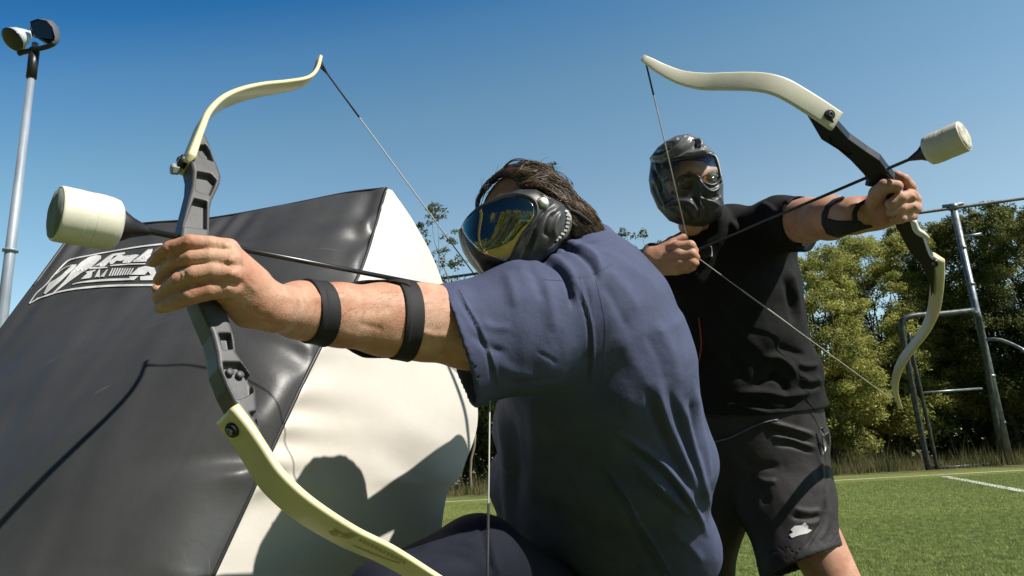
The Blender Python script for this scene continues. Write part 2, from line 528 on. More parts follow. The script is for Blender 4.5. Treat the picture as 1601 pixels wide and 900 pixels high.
# ---------------------------------------------------------------- trees
def leaves(cl, n, size, flat=.75, dens=22):
    """cl: list of (centre, radius); leaf-sized faces gathered in clumps"""
    Vs = []
    for c, r in cl:
        k = int(n*(r**2))
        u = rng.normal(size=(k, 3)); u /= np.linalg.norm(u, axis=1)[:, None]
        # small twiggy sub-clumps
        nc = max(5, int(r*dens)); cu = rng.normal(size=(nc, 3)); cu /= np.linalg.norm(cu, axis=1)[:, None]
        cr = rng.uniform(.55, 1.0, nc)
        j = rng.integers(0, nc, k)
        P = c + (cu[j]*cr[j][:, None]*r + u*(rng.uniform(.1, 1, k)**.6)[:, None]*r*.42)*np.array([1, 1, flat])
        nn = u*.5+rng.normal(size=(k, 3))*.6+np.array([0, 0, .5]); nn /= np.linalg.norm(nn, axis=1)[:, None]
        t = np.cross(nn, rng.normal(size=(k, 3))); t /= np.linalg.norm(t, axis=1)[:, None]
        b = np.cross(nn, t)
        s = size*rng.uniform(.6, 1.4, k)[:, None]
        Vs.append(np.stack([P-t*s, P-b*s*.45, P+t*s, P+b*s*.45], 1).reshape(-1, 3))
    V = np.vstack(Vs)
    return V, np.arange(len(V)).reshape(-1, 4)
def tree(px, top, d, crown_r, label, mleaf, mb, n=620, size=.11, low=.25, trunk_r=.14, ncl=16, clr=(.75, 1.25), lean=0.0, name='bushy_tree', group=None, flat=.75, spread=1.0):
    topP = W(px, top, d)
    H = topP[2]; bx, by = topP[0]-lean, topP[1]
    t = thing(name, (bx, by, 0), label, 'tree', group)
    cl = []
    for i in range(ncl):
        f = (i+.5)/ncl
        z = H*(low+(1-low)*f)
        rr = crown_r*math.sin(math.pi*min(1, .22+.72*(1-f)))**.8
        r = random.uniform(*clr)*(1-.35*f)
        a = i*2.4+random.uniform(-.4, .4)
        q = random.uniform(.35, 1)*rr*spread
        cl.append((np.array([bx+lean*f+q*math.cos(a), by+q*math.sin(a), min(z, H-r*flat)]), r))
    cl.append((np.array([topP[0], by, H-clr[0]*.7*flat]), clr[0]*.7))
    parts = []
    zt = H*max(.45, low+.1)
    tr = [(bx+random.uniform(-.12, .12)*k+lean*k/6*zt/H, by+random.uniform(-.1, .1)*k, zt*k/5) for k in range(6)]
    tr[0] = (bx, by, -.1)
    parts.append(tube_vf(spline(tr, 14), np.linspace(trunk_r, trunk_r*.55, 14), 9))
    for c, r in cl:
        k = random.randint(2, 5); s = np.array(tr[k])
        mid = (s+c)/2+np.array([random.uniform(-.3, .3), random.uniform(-.3, .3), .25])
        rr = trunk_r*.42*random.uniform(.6, 1)
        parts.append(tube_vf(spline([s, mid, c], 8), np.linspace(rr, rr*.2, 8), 6))
    multi('trunk', parts, mb, t)
    V, Q = leaves(cl, n, size, flat)
    mesh('crown', V, Q, mleaf, t, smooth=False)
    return t
GT = 'trees beyond the fence'
tl = [
 # px, top, depth, radius, label, leaf, low
 (1255, 398, 27, 2.3, 'olive green bushy tree directly right of the standing archer\'s shirt', 'A', .12),
 (1345, 372, 29, 2.6, 'olive tree with a wide sunlit crown behind the lower limb of the right bow', 'A', .14),
 (1420, 352, 30, 2.4, 'bushy tree with a sunlit top just left of the tall fence post', 'A', .2),
 (1505, 334, 28.5, 2.3, 'dark green tree right behind the top of the tall fence post', 'B', .2),
 (1572, 322, 27.5, 2.4, 'dense dark green tree at the right edge, to the right of the fence post', 'B', .2),
 (1660, 300, 29, 2.8, 'dark green tree cut by the right edge of the view', 'B', .2),
 (1160, 430, 29, 2.6, 'bushy tree mostly hidden behind the standing archer\'s chest', 'A', .15),
]
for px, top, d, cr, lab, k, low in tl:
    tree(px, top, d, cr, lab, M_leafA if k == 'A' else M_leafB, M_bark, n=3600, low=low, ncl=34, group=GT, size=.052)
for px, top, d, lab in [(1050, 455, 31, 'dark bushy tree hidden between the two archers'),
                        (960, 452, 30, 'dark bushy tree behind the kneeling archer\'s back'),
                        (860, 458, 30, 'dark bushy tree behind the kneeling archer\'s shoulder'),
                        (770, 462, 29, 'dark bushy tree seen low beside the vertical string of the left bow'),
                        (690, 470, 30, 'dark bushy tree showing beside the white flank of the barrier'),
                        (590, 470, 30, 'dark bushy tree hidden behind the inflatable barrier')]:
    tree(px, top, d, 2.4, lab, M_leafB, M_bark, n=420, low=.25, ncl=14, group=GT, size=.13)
# low dark scrub filling under the crowns
sc = []
for i in range(90):
    t = -26+i*.55
    base = p1+ldir*t+lnor*(10.5+random.uniform(-1.2, 1.6))
    sc.append((base+np.array([0, 0, random.uniform(.7, 2.6)]), random.uniform(.8, 1.3)))
V, Q = leaves(sc, 330, .13)
tag(mesh('undergrowth', V, Q, M_leafB, smooth=False), kind='stuff')
sc = []
for i in range(70):
    t = -28+i*.75
    base = p1+ldir*t+lnor*(15+random.uniform(-1.2, 1.6))
    for k in range(3):
        sc.append((base+np.array([0, 0, .6+1.5*k]), random.uniform(1.1, 1.5)))
V, Q = leaves(sc, 240, .16)
tag(mesh('woodland', V, Q, M_leafB, smooth=False), kind='stuff')
tree(676, 318, 24, 1.0, 'slender airy gum tree rising behind the white edge of the barrier', M_leafC, M_palebark, n=1500, size=.05, low=.60, trunk_r=.05, ncl=12, clr=(.38, .66), name='gum_tree', spread=.75)
tree(722, 405, 25, .9, 'thin sparse sapling with small leaf tufts beside the goggles', M_leafC, M_palebark, n=800, size=.05, low=.5, trunk_r=.05, ncl=8, clr=(.25, .45), name='sapling')
tree(856, 250, 27, 1.2, 'tall gum tree whose tip shows just above the kneeling archer\'s hair', M_leafC, M_palebark, n=1300, size=.055, low=.5, trunk_r=.1, ncl=10, clr=(.4, .7), name='gum_tree')
tree(1003, 358, 27, 1.9, 'airy spreading tree between the two archers\' heads', M_leafC, M_palebark, n=1100, size=.055, low=.45, trunk_r=.1, ncl=13, clr=(.45, .75), name='spreading_tree')

# wood on the other side of the pitch, behind the camera (seen only mirrored in the lens)
sc = []
for i in range(46):
    a_ = math.radians(176+i*3.1); r_ = 14+random.uniform(-2, 3)
    c_ = np.array([r_*math.cos(a_), r_*math.sin(a_), 0])
    for k in range(4): sc.append((c_+np.array([random.uniform(-1, 1), random.uniform(-1, 1), .8+2.0*k*random.uniform(.6, 1.2)]), random.uniform(1.0, 1.6)))
V, Q = leaves(sc, 110, .17)
tag(mesh('woodland', V, Q, M_leafA, smooth=False), kind='stuff')

# ---------------------------------------------------------------- tall fence
fb = on_ground(1580, 727)
fH = W(1487, 318, 22.35)[2]
def at_height(x, y, z):
    v = ray(x, y); return C0+v*(z-C0[2])/v[2]
q0 = at_height(690, 435, fH); q0[2] = 0
fd = (fb-q0); fd[2] = 0; flen = np.linalg.norm(fd); fd /= flen
fence = thing('tall_fence', fb, 'tall galvanised sports fence with a top rail along the far side of the pitch', 'fence')
zz = np.array([0, 0, 1.0])
k = 0
for s in (6.5, 0, -11.5, -23, -34):
    b = fb+fd*s
    pr = [tube_vf([b-zz*.1, b+zz*fH], .105, 14), tube_vf([b+zz*(fH-.05), b+zz*(fH+.12)], .15, 12)]
    if s == 0:
        for hh in (1.2, 2.6, 4.1, 5.5, 6.7):
            pr.append(tube_vf([b+zz*hh, b+zz*(hh+.08)], .125, 14))
        pr.append(tube_vf([b+zz*(fH-1.0), b+zz*(fH-1.0)+fd*.55-lnor*.1], .05, 8))
        pr.append(tube_vf([b+zz*(fH+.1)-fd*.3, b+zz*(fH+.1)+fd*.3], .06, 8))
    multi('post', pr, M_galv, fence)
multi('top_rail', [tube_vf([fb+fd*8+zz*fH, fb-fd*40+zz*fH], .055, 8)], M_galvd, fence)
a_, b_ = at_height(690, 436, fH), at_height(716, 458, fH-1.0)
multi('brace', [tube_vf([a_, b_], .04, 6), tube_vf([at_height(716, 452, fH-.7), at_height(728, 432, fH+.02)], .02, 6)], M_galvd, fence)
# ---------------------------------------------------------------- goal frame
gl = on_ground(1452, 735); gr = on_ground(1570, 727)
gd = np.linalg.norm(gl-C0)
goal = thing('goal_frame', (gl+gr)/2, 'grey tubular steel goal frame with rounded corners standing before the trees', 'goal')
def gp(x, y, d): return W(x, y, d)
dg = PJ(gl)[2]; dr = PJ(gr)[2]
multi('upright', [tube_vf(spline([gl, gp(1436, 655, dg), gp(1418, 560, dg), gp(1409, 512, dg), gp(1413, 499, dg), gp(1430, 493, dg), gp(1475, 490, (dg+dr)/2), gp(1522, 485, dr)], 40), .085, 10)], M_galvd, goal)
multi('upright', [tube_vf(spline([gl+ldir*.25, gp(1452, 668, dg), gp(1437, 600, dg), gp(1424, 545, dg), gp(1421, 520, dg)], 24), .055, 8)], M_galvd, goal)
multi('upright', [tube_vf(spline([gp(1500, 487, dr), gp(1525, 489, dr), gp(1532, 505, dr), gp(1541, 560, dr), gp(1556, 650, dr), gr], 30), .085, 10)], M_galvd, goal)
multi('crossbar', [tube_vf([gp(1438, 614, dg), gp(1535, 607, dr)], .035, 8)], M_galv, goal)
multi('ground_bar', [tube_vf([gl+zz*.05, gr+zz*.05], .05, 8)], M_galvd, goal)
g2 = thing('railing', on_ground(1640, 731), 'pale bent steel rail at the right edge beside the tall fence post', 'railing')
multi('rail', [tube_vf(spline([gp(1541, 531, 21.6), gp(1560, 530, 21.4), gp(1580, 537, 21.2), gp(1606, 553, 20.8), gp(1630, 600, 20.6)]+[on_ground(1652, 731)], 30), .05, 8)], M_galv, g2)

# ---------------------------------------------------------------- floodlight pole
ltop = W(54, 78, 14.0)
lp = thing('floodlight_pole', (ltop[0], ltop[1], 0), 'tall grey steel pole carrying two floodlights against the sky', 'floodlight')
base = np.array([ltop[0], ltop[1], 0])
multi('pole', [tube_vf([base, base+zz*(ltop[2]-.25)], [.125, .064], 10),
               tube_vf([ltop*[1, 1, 0]+zz*(ltop[2]-.3), ltop+zz*.15], .06, 10),
               tube_vf([base+zz*5.2, base+zz*5.24], .132, 10), tube_vf([base, base+zz*.05], .26, 12)], M_polegrey, lp)
dl = 14.0
multi('crossarm', [tube_vf(spline([W(29, 84, dl), W(34, 82, dl), W(52, 78, dl-.05), W(76, 72, dl-.1), W(86, 66, dl-.1)], 12), .05, 8),
                   tube_vf([ltop*[1, 1, 0]+zz*(ltop[2]-.62), ltop*[1, 1, 0]+zz*(ltop[2]+.02)], .092, 12)], M_blackmetal, lp)
M_white = mat('white_enamel', (.62, .66, .70), .4, var=(8, .15))
M_glassd = mat('dark_lamp_glass', (.01, .012, .02), .12, spec=.6)
# left lamp: a bell seen from the side, mouth to the left
a0, a1 = W(45, 53, dl+.12), W(20, 61, dl-.20)
ax = (a1-a0)/np.linalg.norm(a1-a0); L = np.linalg.norm(a1-a0)
v, f = lathe_vf(a0, ax, [(0, .05), (.02, .09), (L*.25, .13), (L*.6, .19), (L, .225)], 28)
fl = multi('floodlight', [(v, f), tube_vf([a0-ax*.06, a0+ax*.03], .06, 10), tube_vf([W(36, 55, dl), W(39, 72, dl), W(31, 85, dl)], .022, 6)], M_white, lp)
v, f = lathe_vf(a1, ax, [(-.03, .215), (.02, .228), (.03, .20), (.035, .0)], 28)
multi('lamp_glass', [(v, f)], M_glassd, fl)
# right lamp: rounded box seen from in front and below
cc = W(69, 50, dl-.1)
out_ = -EY*.35+EZ*.9-EX*.15; out_ /= np.linalg.norm(out_)
P = [(50, 33), (62, 29), (76, 32), (85, 42), (89, 58), (86, 68), (78, 70), (62, 60), (53, 56), (50, 44)]
fr = [W(x, y, dl-.1) for x, y in P]; c_ = np.mean(fr, 0)
V = [q+out_*.05 for q in fr]+[q-out_*.10 for q in fr]+[c_+(q-c_)*.55-out_*.24 for q in fr]
n_ = len(P)
Fq = [(i, (i+1) % n_, n_+(i+1) % n_, n_+i) for i in range(n_)]+[(n_+i, n_+(i+1) % n_, 2*n_+(i+1) % n_, 2*n_+i) for i in range(n_)]+[tuple(range(2*n_, 3*n_))]
M_lamp = mat('lamp_housing', (.22, .23, .25), .4, metal=.5)
fr2 = multi('floodlight', [(V, Fq), tube_vf([W(85, 66, dl-.1), W(89, 50, dl-.05)], .02, 6)], M_lamp, lp)
G_ = [(52, 35), (62, 31), (74, 34), (83, 44), (84, 60), (76, 60), (62, 58), (53, 52)]
gq = [W(x, y, dl-.12)+out_*.03 for x, y in G_]
multi('lamp_glass', [([q for q in gq]+[q+out_*.012 for q in gq], [tuple(range(8, 16)), tuple(range(8))[::-1]]+[(i, (i+1) % 8, 8+(i+1) % 8, 8+i) for i in range(8)])], M_glassd, fr2, smooth=False)

# ================================================================ INFLATABLE BARRIER
M_vinylk = mat('black_vinyl', (0.064, 0.065, 0.066), 0.43, var=(1.6, .3), bump=(9, .16, .012), fine=(240, .10, .001), spec=.5)
M_vinylw = mat('white_vinyl', (0.69, 0.65, 0.58), 0.4, var=(2.6, .10), bump=(6, .12, .02), fine=(200, .06, .002))
def scuffs(m, amt=.5, tone=(.30, .30, .29)):
    """fine pale scratches and rubbed patches"""
    N, L = nodes_of(m); b = N['Principled BSDF']
    src = b.inputs['Base Color'].links[0].from_socket
    tc = N.new('ShaderNodeTexCoord'); out_ = None
    for rot, sc in (((0, .7, .4), (90, 4, 4)), ((.5, -.5, 1.2), (6, 120, 5))):
        mp = N.new('ShaderNodeMapping'); mp.inputs['Scale'].default_value = sc; mp.inputs['Rotation'].default_value = rot
        n = N.new('ShaderNodeTexNoise'); n.inputs['Scale'].default_value = 1; n.inputs['Detail'].default_value = 4; n.inputs['Distortion'].default_value = .4
        L.new(tc.outputs['Object'], mp.inputs['Vector']); L.new(mp.outputs[0], n.inputs['Vector'])
        r = N.new('ShaderNodeValToRGB'); r.color_ramp.elements[0].position = .69; r.color_ramp.elements[1].position = .78
        L.new(n.outputs['Fac'], r.inputs['Fac'])
        big = N.new('ShaderNodeTexNoise'); big.inputs['Scale'].default_value = 5; big.inputs['Detail'].default_value = 3
        L.new(tc.outputs['Object'], big.inputs['Vector'])
        rb = N.new('ShaderNodeValToRGB'); rb.color_ramp.elements[0].position = .5; rb.color_ramp.elements[1].position = .62
        L.new(big.outputs['Fac'], rb.inputs['Fac'])
        mu = N.new('ShaderNodeMath'); mu.operation = 'MULTIPLY'; L.new(r.outputs[0], mu.inputs[0]); L.new(rb.outputs[0], mu.inputs[1])
        if out_ is None: out_ = mu.outputs[0]
        else:
            mx_ = N.new('ShaderNodeMath'); mx_.operation = 'MAXIMUM'; L.new(out_, mx_.inputs[0]); L.new(mu.outputs[0], mx_.inputs[1]); out_ = mx_.outputs[0]
    k = N.new('ShaderNodeMath'); k.operation = 'MULTIPLY'; k.inputs[1].default_value = amt; L.new(out_, k.inputs[0])
    mx = N.new('ShaderNodeMixRGB'); mx.inputs[2].default_value = (*tone, 1)
    L.new(k.outputs[0], mx.inputs[0]); L.new(src, mx.inputs[1]); L.new(mx.outputs[0], b.inputs['Base Color'])
scuffs(M_vinylk, .55); scuffs(M_vinylw, .35, (.42, .40, .34))
M_seam = mat('seam_tape', (0.02, 0.02, 0.022), 0.5, bump=(60, .3, .003))
def to_ground(a, b):
    """continue the line a->b to the ground"""
    return a+(b-a)*(a[2]/(a[2]-b[2]))
A_ = W(604, 294, 1.92); E_ = W(336, 893, 1.16)
eAE = [A_, W(563, 424, 1.62), W(491, 562, 1.40), W(420, 712, 1.265), E_, to_ground(W(420, 712, 1.265), E_)]
F_ = W(112, 366, 1.90)
eAF = [A_, W(540, 302, 1.92), W(450, 320, 1.915), W(331, 341, 1.91), W(219, 350, 1.905), F_]
FG1 = W(5, 511, 1.68)
eFG = [F_, W(55, 444, 1.775), FG1, to_ground(F_, FG1)]
A2 = W(613, 297, 1.94)
eAB = [A2, W(650, 352, 1.90), W(690, 436, 1.86), W(746, 628, 1.80), W(724, 735, 1.70), W(690, 832, 1.62)]
eAB.append(np.array([*(eAB[-1]+(eAB[-1]-eAB[-2])*.9)[:2], 0.0]))
def curve(P, n, sub=None): return spline(P, n)
def coons(c0, c1, d0, d1):
    """c0: u-curve at v=0, c1: u-curve at v=1, d0/d1: v-curves at u=0/1"""
    nu, nv = len(c0), len(d0)
    u = np.linspace(0, 1, nu)[:, None, None]; v = np.linspace(0, 1, nv)[None, :, None]
    S = (1-v)*c0[:, None]+v*c1[:, None]+(1-u)*d0[None]+u*d1[None]
    return S-((1-u)*(1-v)*c0[0]+u*(1-v)*c0[-1]+(1-u)*v*c1[0]+u*v*c1[-1])
def panel(name, c0, c1, d0, d1, m, parent, bulge, sgn, wr=None, skew=1.0):
    S = coons(c0, c1, d0, d1)
    nu, nv = S.shape[:2]
    du = np.gradient(S, axis=0); dv = np.gradient(S, axis=1)
    N = np.cross(du, dv); N /= (np.linalg.norm(N, axis=2)[..., None]+1e-9); N *= sgn
    u = np.linspace(0, 1, nu)[:, None]; v = np.linspace(0, 1, nv)[None, :]
    disp = bulge*(np.sin(np.pi*u)**.9)*np.sin(np.pi*v**skew)
    if wr is not None: disp = disp+wr(u, v, S)
    S = S+N*disp[..., None]
    V = S.reshape(-1, 3)
    i, j = np.meshgrid(np.arange(nu-1), np.arange(nv-1), indexing='ij')
    a = (i*nv+j).ravel(); Q = np.stack([a, a+nv, a+nv+1, a+1], 1)
    if sgn < 0: Q = Q[:, ::-1]
    return mesh(name, V, Q, m, parent)
def wr_black(u, v, S):
    # u down the slope, v from the seam (0) to the left edge (1): puckers running out from the seam
    k = np.exp(-v/.075)*(1-np.exp(-v/.012))
    ph = 60*u+9*np.sin(u*17+1.3)+v*18
    p = .017*k*np.sin(ph)*(0.35+0.65*(np.sin(u*9+.6)**2))
    kt = np.exp(-u/.10)*(1-np.exp(-u/.02))
    p = p+.007*kt*np.sin(34*v+5*np.sin(v*13))
    return p+.0035*np.sin(7*u+3*v+1)*np.sin(5*v-2*u)+.0018*np.sin(31*u+11*v+np.sin(19*v)*2)*np.sin(17*v)
def wr_white(u, v, S):
    k = np.exp(-v/.12)*(1-np.exp(-v/.012))+.12*np.exp(-(1-v)/.10)*(1-np.exp(-(1-v)/.012))
    p = .006*k*np.sin(66*u+7*np.sin(u*14))
    f = .0065*np.exp(-((u-.36-.10*v)/.022)**2)-.0060*np.exp(-((u-.40-.12*v)/.02)**2)+.0055*np.exp(-((u-.47-.16*v)/.025)**2)+.004*np.exp(-((u-.22-.05*v)/.02)**2)
    return p+f*np.sin(np.pi*v)**1.5*(.6+.4*np.sin(9*v+2))
NU, NW = 260, 220
cAE, cAF, cFG, cAB = curve(eAE, NU), curve(eAF, NW), curve(eFG, NU), curve(eAB, NU)
barrier = thing('inflatable_barrier', (float(np.mean([eAE[-1][0], eAB[-1][0]])), float(np.mean([eAE[-1][1], eAB[-1][1]])), 0), 'large inflatable field barrier with a black face and a white side, behind the left bow', 'inflatable barrier')
lin = lambda a, b, n: a+(b-a)*np.linspace(0, 1, n)[:, None]
front = panel('black_panel', cAE, cFG, cAF, lin(cAE[-1], cFG[-1], NW), M_vinylk, barrier, .095, -1, wr_black, skew=.66)
side = panel('white_panel', cAE, cAB, lin(cAE[0], cAB[0], 120), lin(cAE[-1], cAB[-1], 120), M_vinylw, barrier, .016, 1, wr_white)
# rear edge on the left and the two hidden panels
Fb2 = F_+np.array([.25, .75, .02]); Gb = cFG[-1]+np.array([.3, 1.1, 0.0])
cFB = lin(Fb2, Gb, NU)
panel('black_panel', cFG, cFB, lin(cFG[0], cFB[0], 30), lin(cFG[-1], cFB[-1], 30), M_vinylk, barrier, .05, -1)
panel('black_panel', cAB, cFB, lin(cAB[0], cFB[0], 80), lin(cAB[-1], cFB[-1], 80), M_vinylk, barrier, .06, 1)
tp = lin(cAE[0], cAB[0], 8)
panel('top_panel', cAF, lin(cAB[0], cFB[0], NW), tp, lin(cAF[-1], cFB[0], 8), M_vinylk, barrier, .0, 1)
multi('seam', [tube_vf(cAE[::3], .0042, 8), tube_vf(cAF[::3], .004, 8), tube_vf(cFG[::3], .004, 8)], M_seam, barrier)

bpy.context.view_layer.update()
def bvh_of(o):
    me = o.data
    return BVHTree.FromPolygons([v.co[:] for v in me.vertices], [p.vertices[:] for p in me.polygons])
def decal(name, polys, target, m, parent, lift=.0025, cut=4.0):
    """flat printed shapes laid on the surface: outlines in photo px, cut fine and dropped on the target"""
    bv = bvh_of(target)
    bm = bmesh.new()
    for P in polys:
        vs = [bm.verts.new((x, y, 0)) for x, y in P]
        try: bm.faces.new(vs)
        except ValueError: pass
    bmesh.ops.triangulate(bm, faces=bm.faces[:])
    for _ in range(4):
        ed = [e for e in bm.edges if e.calc_length() > cut]
        if not ed: break
        bmesh.ops.subdivide_edges(bm, edges=ed, cuts=1)
        bmesh.ops.triangulate(bm, faces=[f for f in bm.faces if len(f.verts) > 3])
    dead = []
    cv = Vector(C0)
    for v in bm.verts:
        r_ = Vector(ray(v.co.x, v.co.y)).normalized()
        h = bv.ray_cast(cv, r_)
        if h[0] is None: dead.append(v); continue
        n = h[1] if h[1].dot(r_) < 0 else -h[1]
        v.co = h[0]+n*lift
    bmesh.ops.delete(bm, geom=dead, context='VERTS')
    me = bpy.data.meshes.new(name); bm.to_mesh(me); bm.free()
    me.materials.append(m)
    o = bpy.data.objects.new(name, me)
    return link(o, parent)
def band(P, w):
    """open stroke in px -> list of quads"""
    P = spline(P, max(2, len(P)*5)); w = np.broadcast_to(w, (len(P),)) if np.ndim(w) == 0 else np.interp(np.linspace(0, 1, len(P)), np.linspace(0, 1, len(w)), w)
    T = np.gradient(P, axis=0); T /= np.linalg.norm(T, axis=1)[:, None]
    n = np.stack([-T[:, 1], T[:, 0]], 1)*(np.array(w)/2)[:, None]
    a, b = P+n, P-n
    return [[tuple(a[i]), tuple(a[i+1]), tuple(b[i+1]), tuple(b[i])] for i in range(len(P)-1)]
def zl(pts, s=7.277, ox=40, oy=370): return [(ox+x/s, oy+y/s) for x, y in pts]
M_print = mat('white_print', (.72, .72, .72), .5, var=(30, .25))
pl = []
pl += band(zl([(1560, 90), (1300, 120), (1000, 170), (750, 215), (520, 265), (430, 330), (330, 440), (240, 550), (130, 650), (50, 765)]), [2.6, 1.6, 2.2, 1.3])
pl += band(zl([(50, 765), (200, 690), (400, 630), (640, 590), (1000, 562), (1470, 555)]), [1.2, 3.0, 3.2])
pl += band(zl([(130, 710), (240, 680), (350, 640)]), [1, 2.4])
pl += [zl([(540, 325), (585, 320), (575, 350), (500, 420), (420, 500), (370, 520), (320, 550), (235, 660), (215, 650), (245, 590), (275, 530), (350, 490), (420, 440), (500, 360)])]
pl += band(zl([(350, 430), (420, 380), (480, 345), (545, 325)]), 1.0)
pl += [zl([(730, 235), (810, 215), (865, 222), (865, 255), (760, 350), (640, 420), (500, 520), (340, 640), (320, 640), (440, 520), (560, 430), (660, 370), (790, 262), (810, 235), (740, 250), (590, 360), (575, 355), (640, 290)])]
pl += [zl([(530, 400), (580, 355), (640, 355), (600, 400), (520, 460), (450, 515)])]
# upper row of letters
for q in [[(870, 290), (950, 225), (1000, 200), (1135, 183), (1135, 205), (1010, 225), (960, 290), (905, 345), (850, 350), (890, 300), (850, 335), (780, 345)],
          [(960, 285), (1060, 215), (1100, 212), (1060, 250), (1110, 252), (1130, 225), (1190, 215), (1150, 262), (1085, 285), (1040, 280), (1000, 315), (965, 318)],
          [(1110, 290), (1200, 215), (1260, 208), (1300, 215), (1240, 262), (1195, 305), (1110, 305)],
          [(1225, 285), (1310, 225), (1400, 150), (1450, 145), (1445, 175), (1400, 190), (1380, 215), (1430, 205), (1425, 245), (1340, 250), (1390, 262), (1380, 290), (1230, 295)],
          [(720, 365), (760, 352), (940, 350), (930, 362), (730, 378)],
          [(965, 330), (1180, 312), (1370, 308), (1370, 320), (1180, 325), (970, 342)]]:
    pl.append(zl(q))
# lower row
for q in [[(635, 490), (720, 410), (770, 400), (700, 470), (760, 455), (740, 475)], [(690, 405), (810, 380), (790, 400), (700, 420)],
          [(790, 470), (840, 380), (855, 375), (830, 440), (850, 470), (820, 462)], [(855, 460), (930, 380), (945, 375), (900, 462)]]:
    pl.append(zl(q))
for i in range(9):
    x = 950+i*29
    pl.append(zl([(x, 455-i*2), (x+42, 365), (x+58, 362), (x+18, 452-i*2)]))
pl += [zl([(1200, 440), (1290, 360), (1370, 340), (1470, 360), (1500, 440), (1430, 445), (1400, 400), (1360, 440)]),
       zl([(1185, 460), (1290, 455), (1240, 500), (1205, 500)]), zl([(1310, 460), (1480, 440), (1480, 500), (1310, 502)])]
pl += band(zl([(540, 548), (640, 525), (900, 500), (1200, 488)]), [1.0, 3.0, 3.4, 3.0])
decal('printed_logo', pl, front, M_print, barrier)
# ================================================================ BOWS AND ARROWS
M_limb = mat('cream_fibreglass', (0.80, 0.73, 0.43), 0.38, var=(7, .10), bump=(90, .05, .001), coat=.15)
M_limbpale = mat('ivory_fibreglass', (0.80, 0.77, 0.63), 0.38, var=(7, .08), bump=(90, .05, .001), coat=.15)
M_riser = mat('grey_moulded_plastic', (0.095, 0.095, 0.098), 0.46, var=(22, .3), bump=(160, .12, .001), spec=.32)
M_riserk = mat('black_moulded_plastic', (0.012, 0.012, 0.013), 0.4, bump=(120, .15, .001), spec=.4)
M_string = mat('pale_bowstring', (0.50, 0.49, 0.45), 0.7, bump=(900, .5, .0006))
M_serving = mat('dark_serving', (0.02, 0.02, 0.02), 0.7, bump=(900, .5, .0006))
M_shaft = mat('carbon_shaft', (0.018, 0.018, 0.02), 0.3, spec=.6)
M_foam = mat('cream_foam', (0.76, 0.73, 0.56), 0.75, var=(10, .12), bump=(70, .25, .003), fine=(600, .3, .001))
M_tape = mat('cream_tape', (0.80, 0.77, 0.62), 0.5, var=(16, .10), bump=(45, .15, .002))
M_foamface = mat('grey_foam_face', (0.24, 0.28, 0.24), 0.85, var=(28, .5), bump=(90, .6, .004), stretch=(1, 1, .25), col2=(.13, .16, .14))
M_foamfacel = mat('creased_foam_face', (0.78, 0.74, 0.58), 0.8, var=(50, .45), bump=(60, .9, .006))
scuffs(M_limb, .3, (.45, .40, .22)); scuffs(M_limbpale, .25, (.5, .47, .36)); scuffs(M_tape, .35, (.42, .38, .26)); scuffs(M_riser, .5, (.25, .25, .25))
M_rubber = mat('black_rubber', (0.012, 0.012, 0.013), 0.5)
M_bolt = mat('bolt_steel', (0.35, 0.36, 0.38), 0.28, metal=.9, var=(60, .5))

def sweep(name, C, n, hw, ht, m, parent, twist=None):
    """flat limb: centre curve C, n = width axis, half widths and half thicknesses along it; rounded section"""
    C = np.asarray(C); K = len(C)
    T = np.gradient(C, axis=0); T /= np.linalg.norm(T, axis=1)[:, None]
    n = np.broadcast_to(n, C.shape)
    wv = n-T*np.sum(n*T, 1)[:, None]; wv /= np.linalg.norm(wv, axis=1)[:, None]
    tv = np.cross(T, wv)
    prof = []
    for sx, sy in ((1, 1), (-1, 1), (-1, -1), (1, -1)):
        q = [(1, .45), (.93, .85), (.80, 1)] if sx*sy > 0 else [(.80, 1), (.93, .85), (1, .45)]
        prof += [(sx*a, sy*b) for a, b in q]
    S = len(prof); V = []
    for k in range(K):
        for a, b in prof:
            V.append(C[k]+wv[k]*a*hw[k]+tv[k]*b*ht[k])
    Fc = [(k*S+j, k*S+(j+1) % S, (k+1)*S+(j+1) % S, (k+1)*S+j) for k in range(K-1) for j in range(S)]
    Fc += [tuple(range(S))[::-1], tuple((K-1)*S+j for j in range(S))]
    o = mesh(name, V, Fc, m, parent)
    bpy.context.view_layer.objects.active = o
    md = o.modifiers.new('edges', 'WEIGHTED_NORMAL') if False else None
    return o, wv, tv
def riser(name, outline, P0, n, thick, pockets, m, parent, h=.0011, depth=.010, rnd=.004):
    """moulded grip plate: outline traced on the near face, pockets moulded in from that face"""
    U = np.cross(n, [0, 0, 1.0]); U /= np.linalg.norm(U); Vv = np.cross(n, U)
    to2 = lambda P: [((on_plane(x, y, P0, n)-P0) @ U, (on_plane(x, y, P0, n)-P0) @ Vv) for x, y in P]
    O2 = to2(outline); K2 = [to2(p) for p in pockets]
    def f(p):
        q = p-P0; x, y, z = q @ U, q @ Vv, q @ n
        d = smax(poly2d(x, y, O2)+rnd*.3, np.abs(z+thick/2)-thick/2, rnd)
        for k in K2:
            d = smax(d, -smax(poly2d(x, y, k), -(z+depth), .002), .0015)
        return d
    pts = [P0+a*U+b*Vv+n*z for a, b in O2 for z in (0, -thick)]
    return solid(name, f, pts, .006, h, m, parent, it=1)

def string(parent, A, B, r=.0011, serve=(.12, .1), name='string'):
    L = np.linalg.norm(B-A); u = (B-A)/L
    o = tube(name, [A, B], r, M_string, parent, seg=8)
    return o

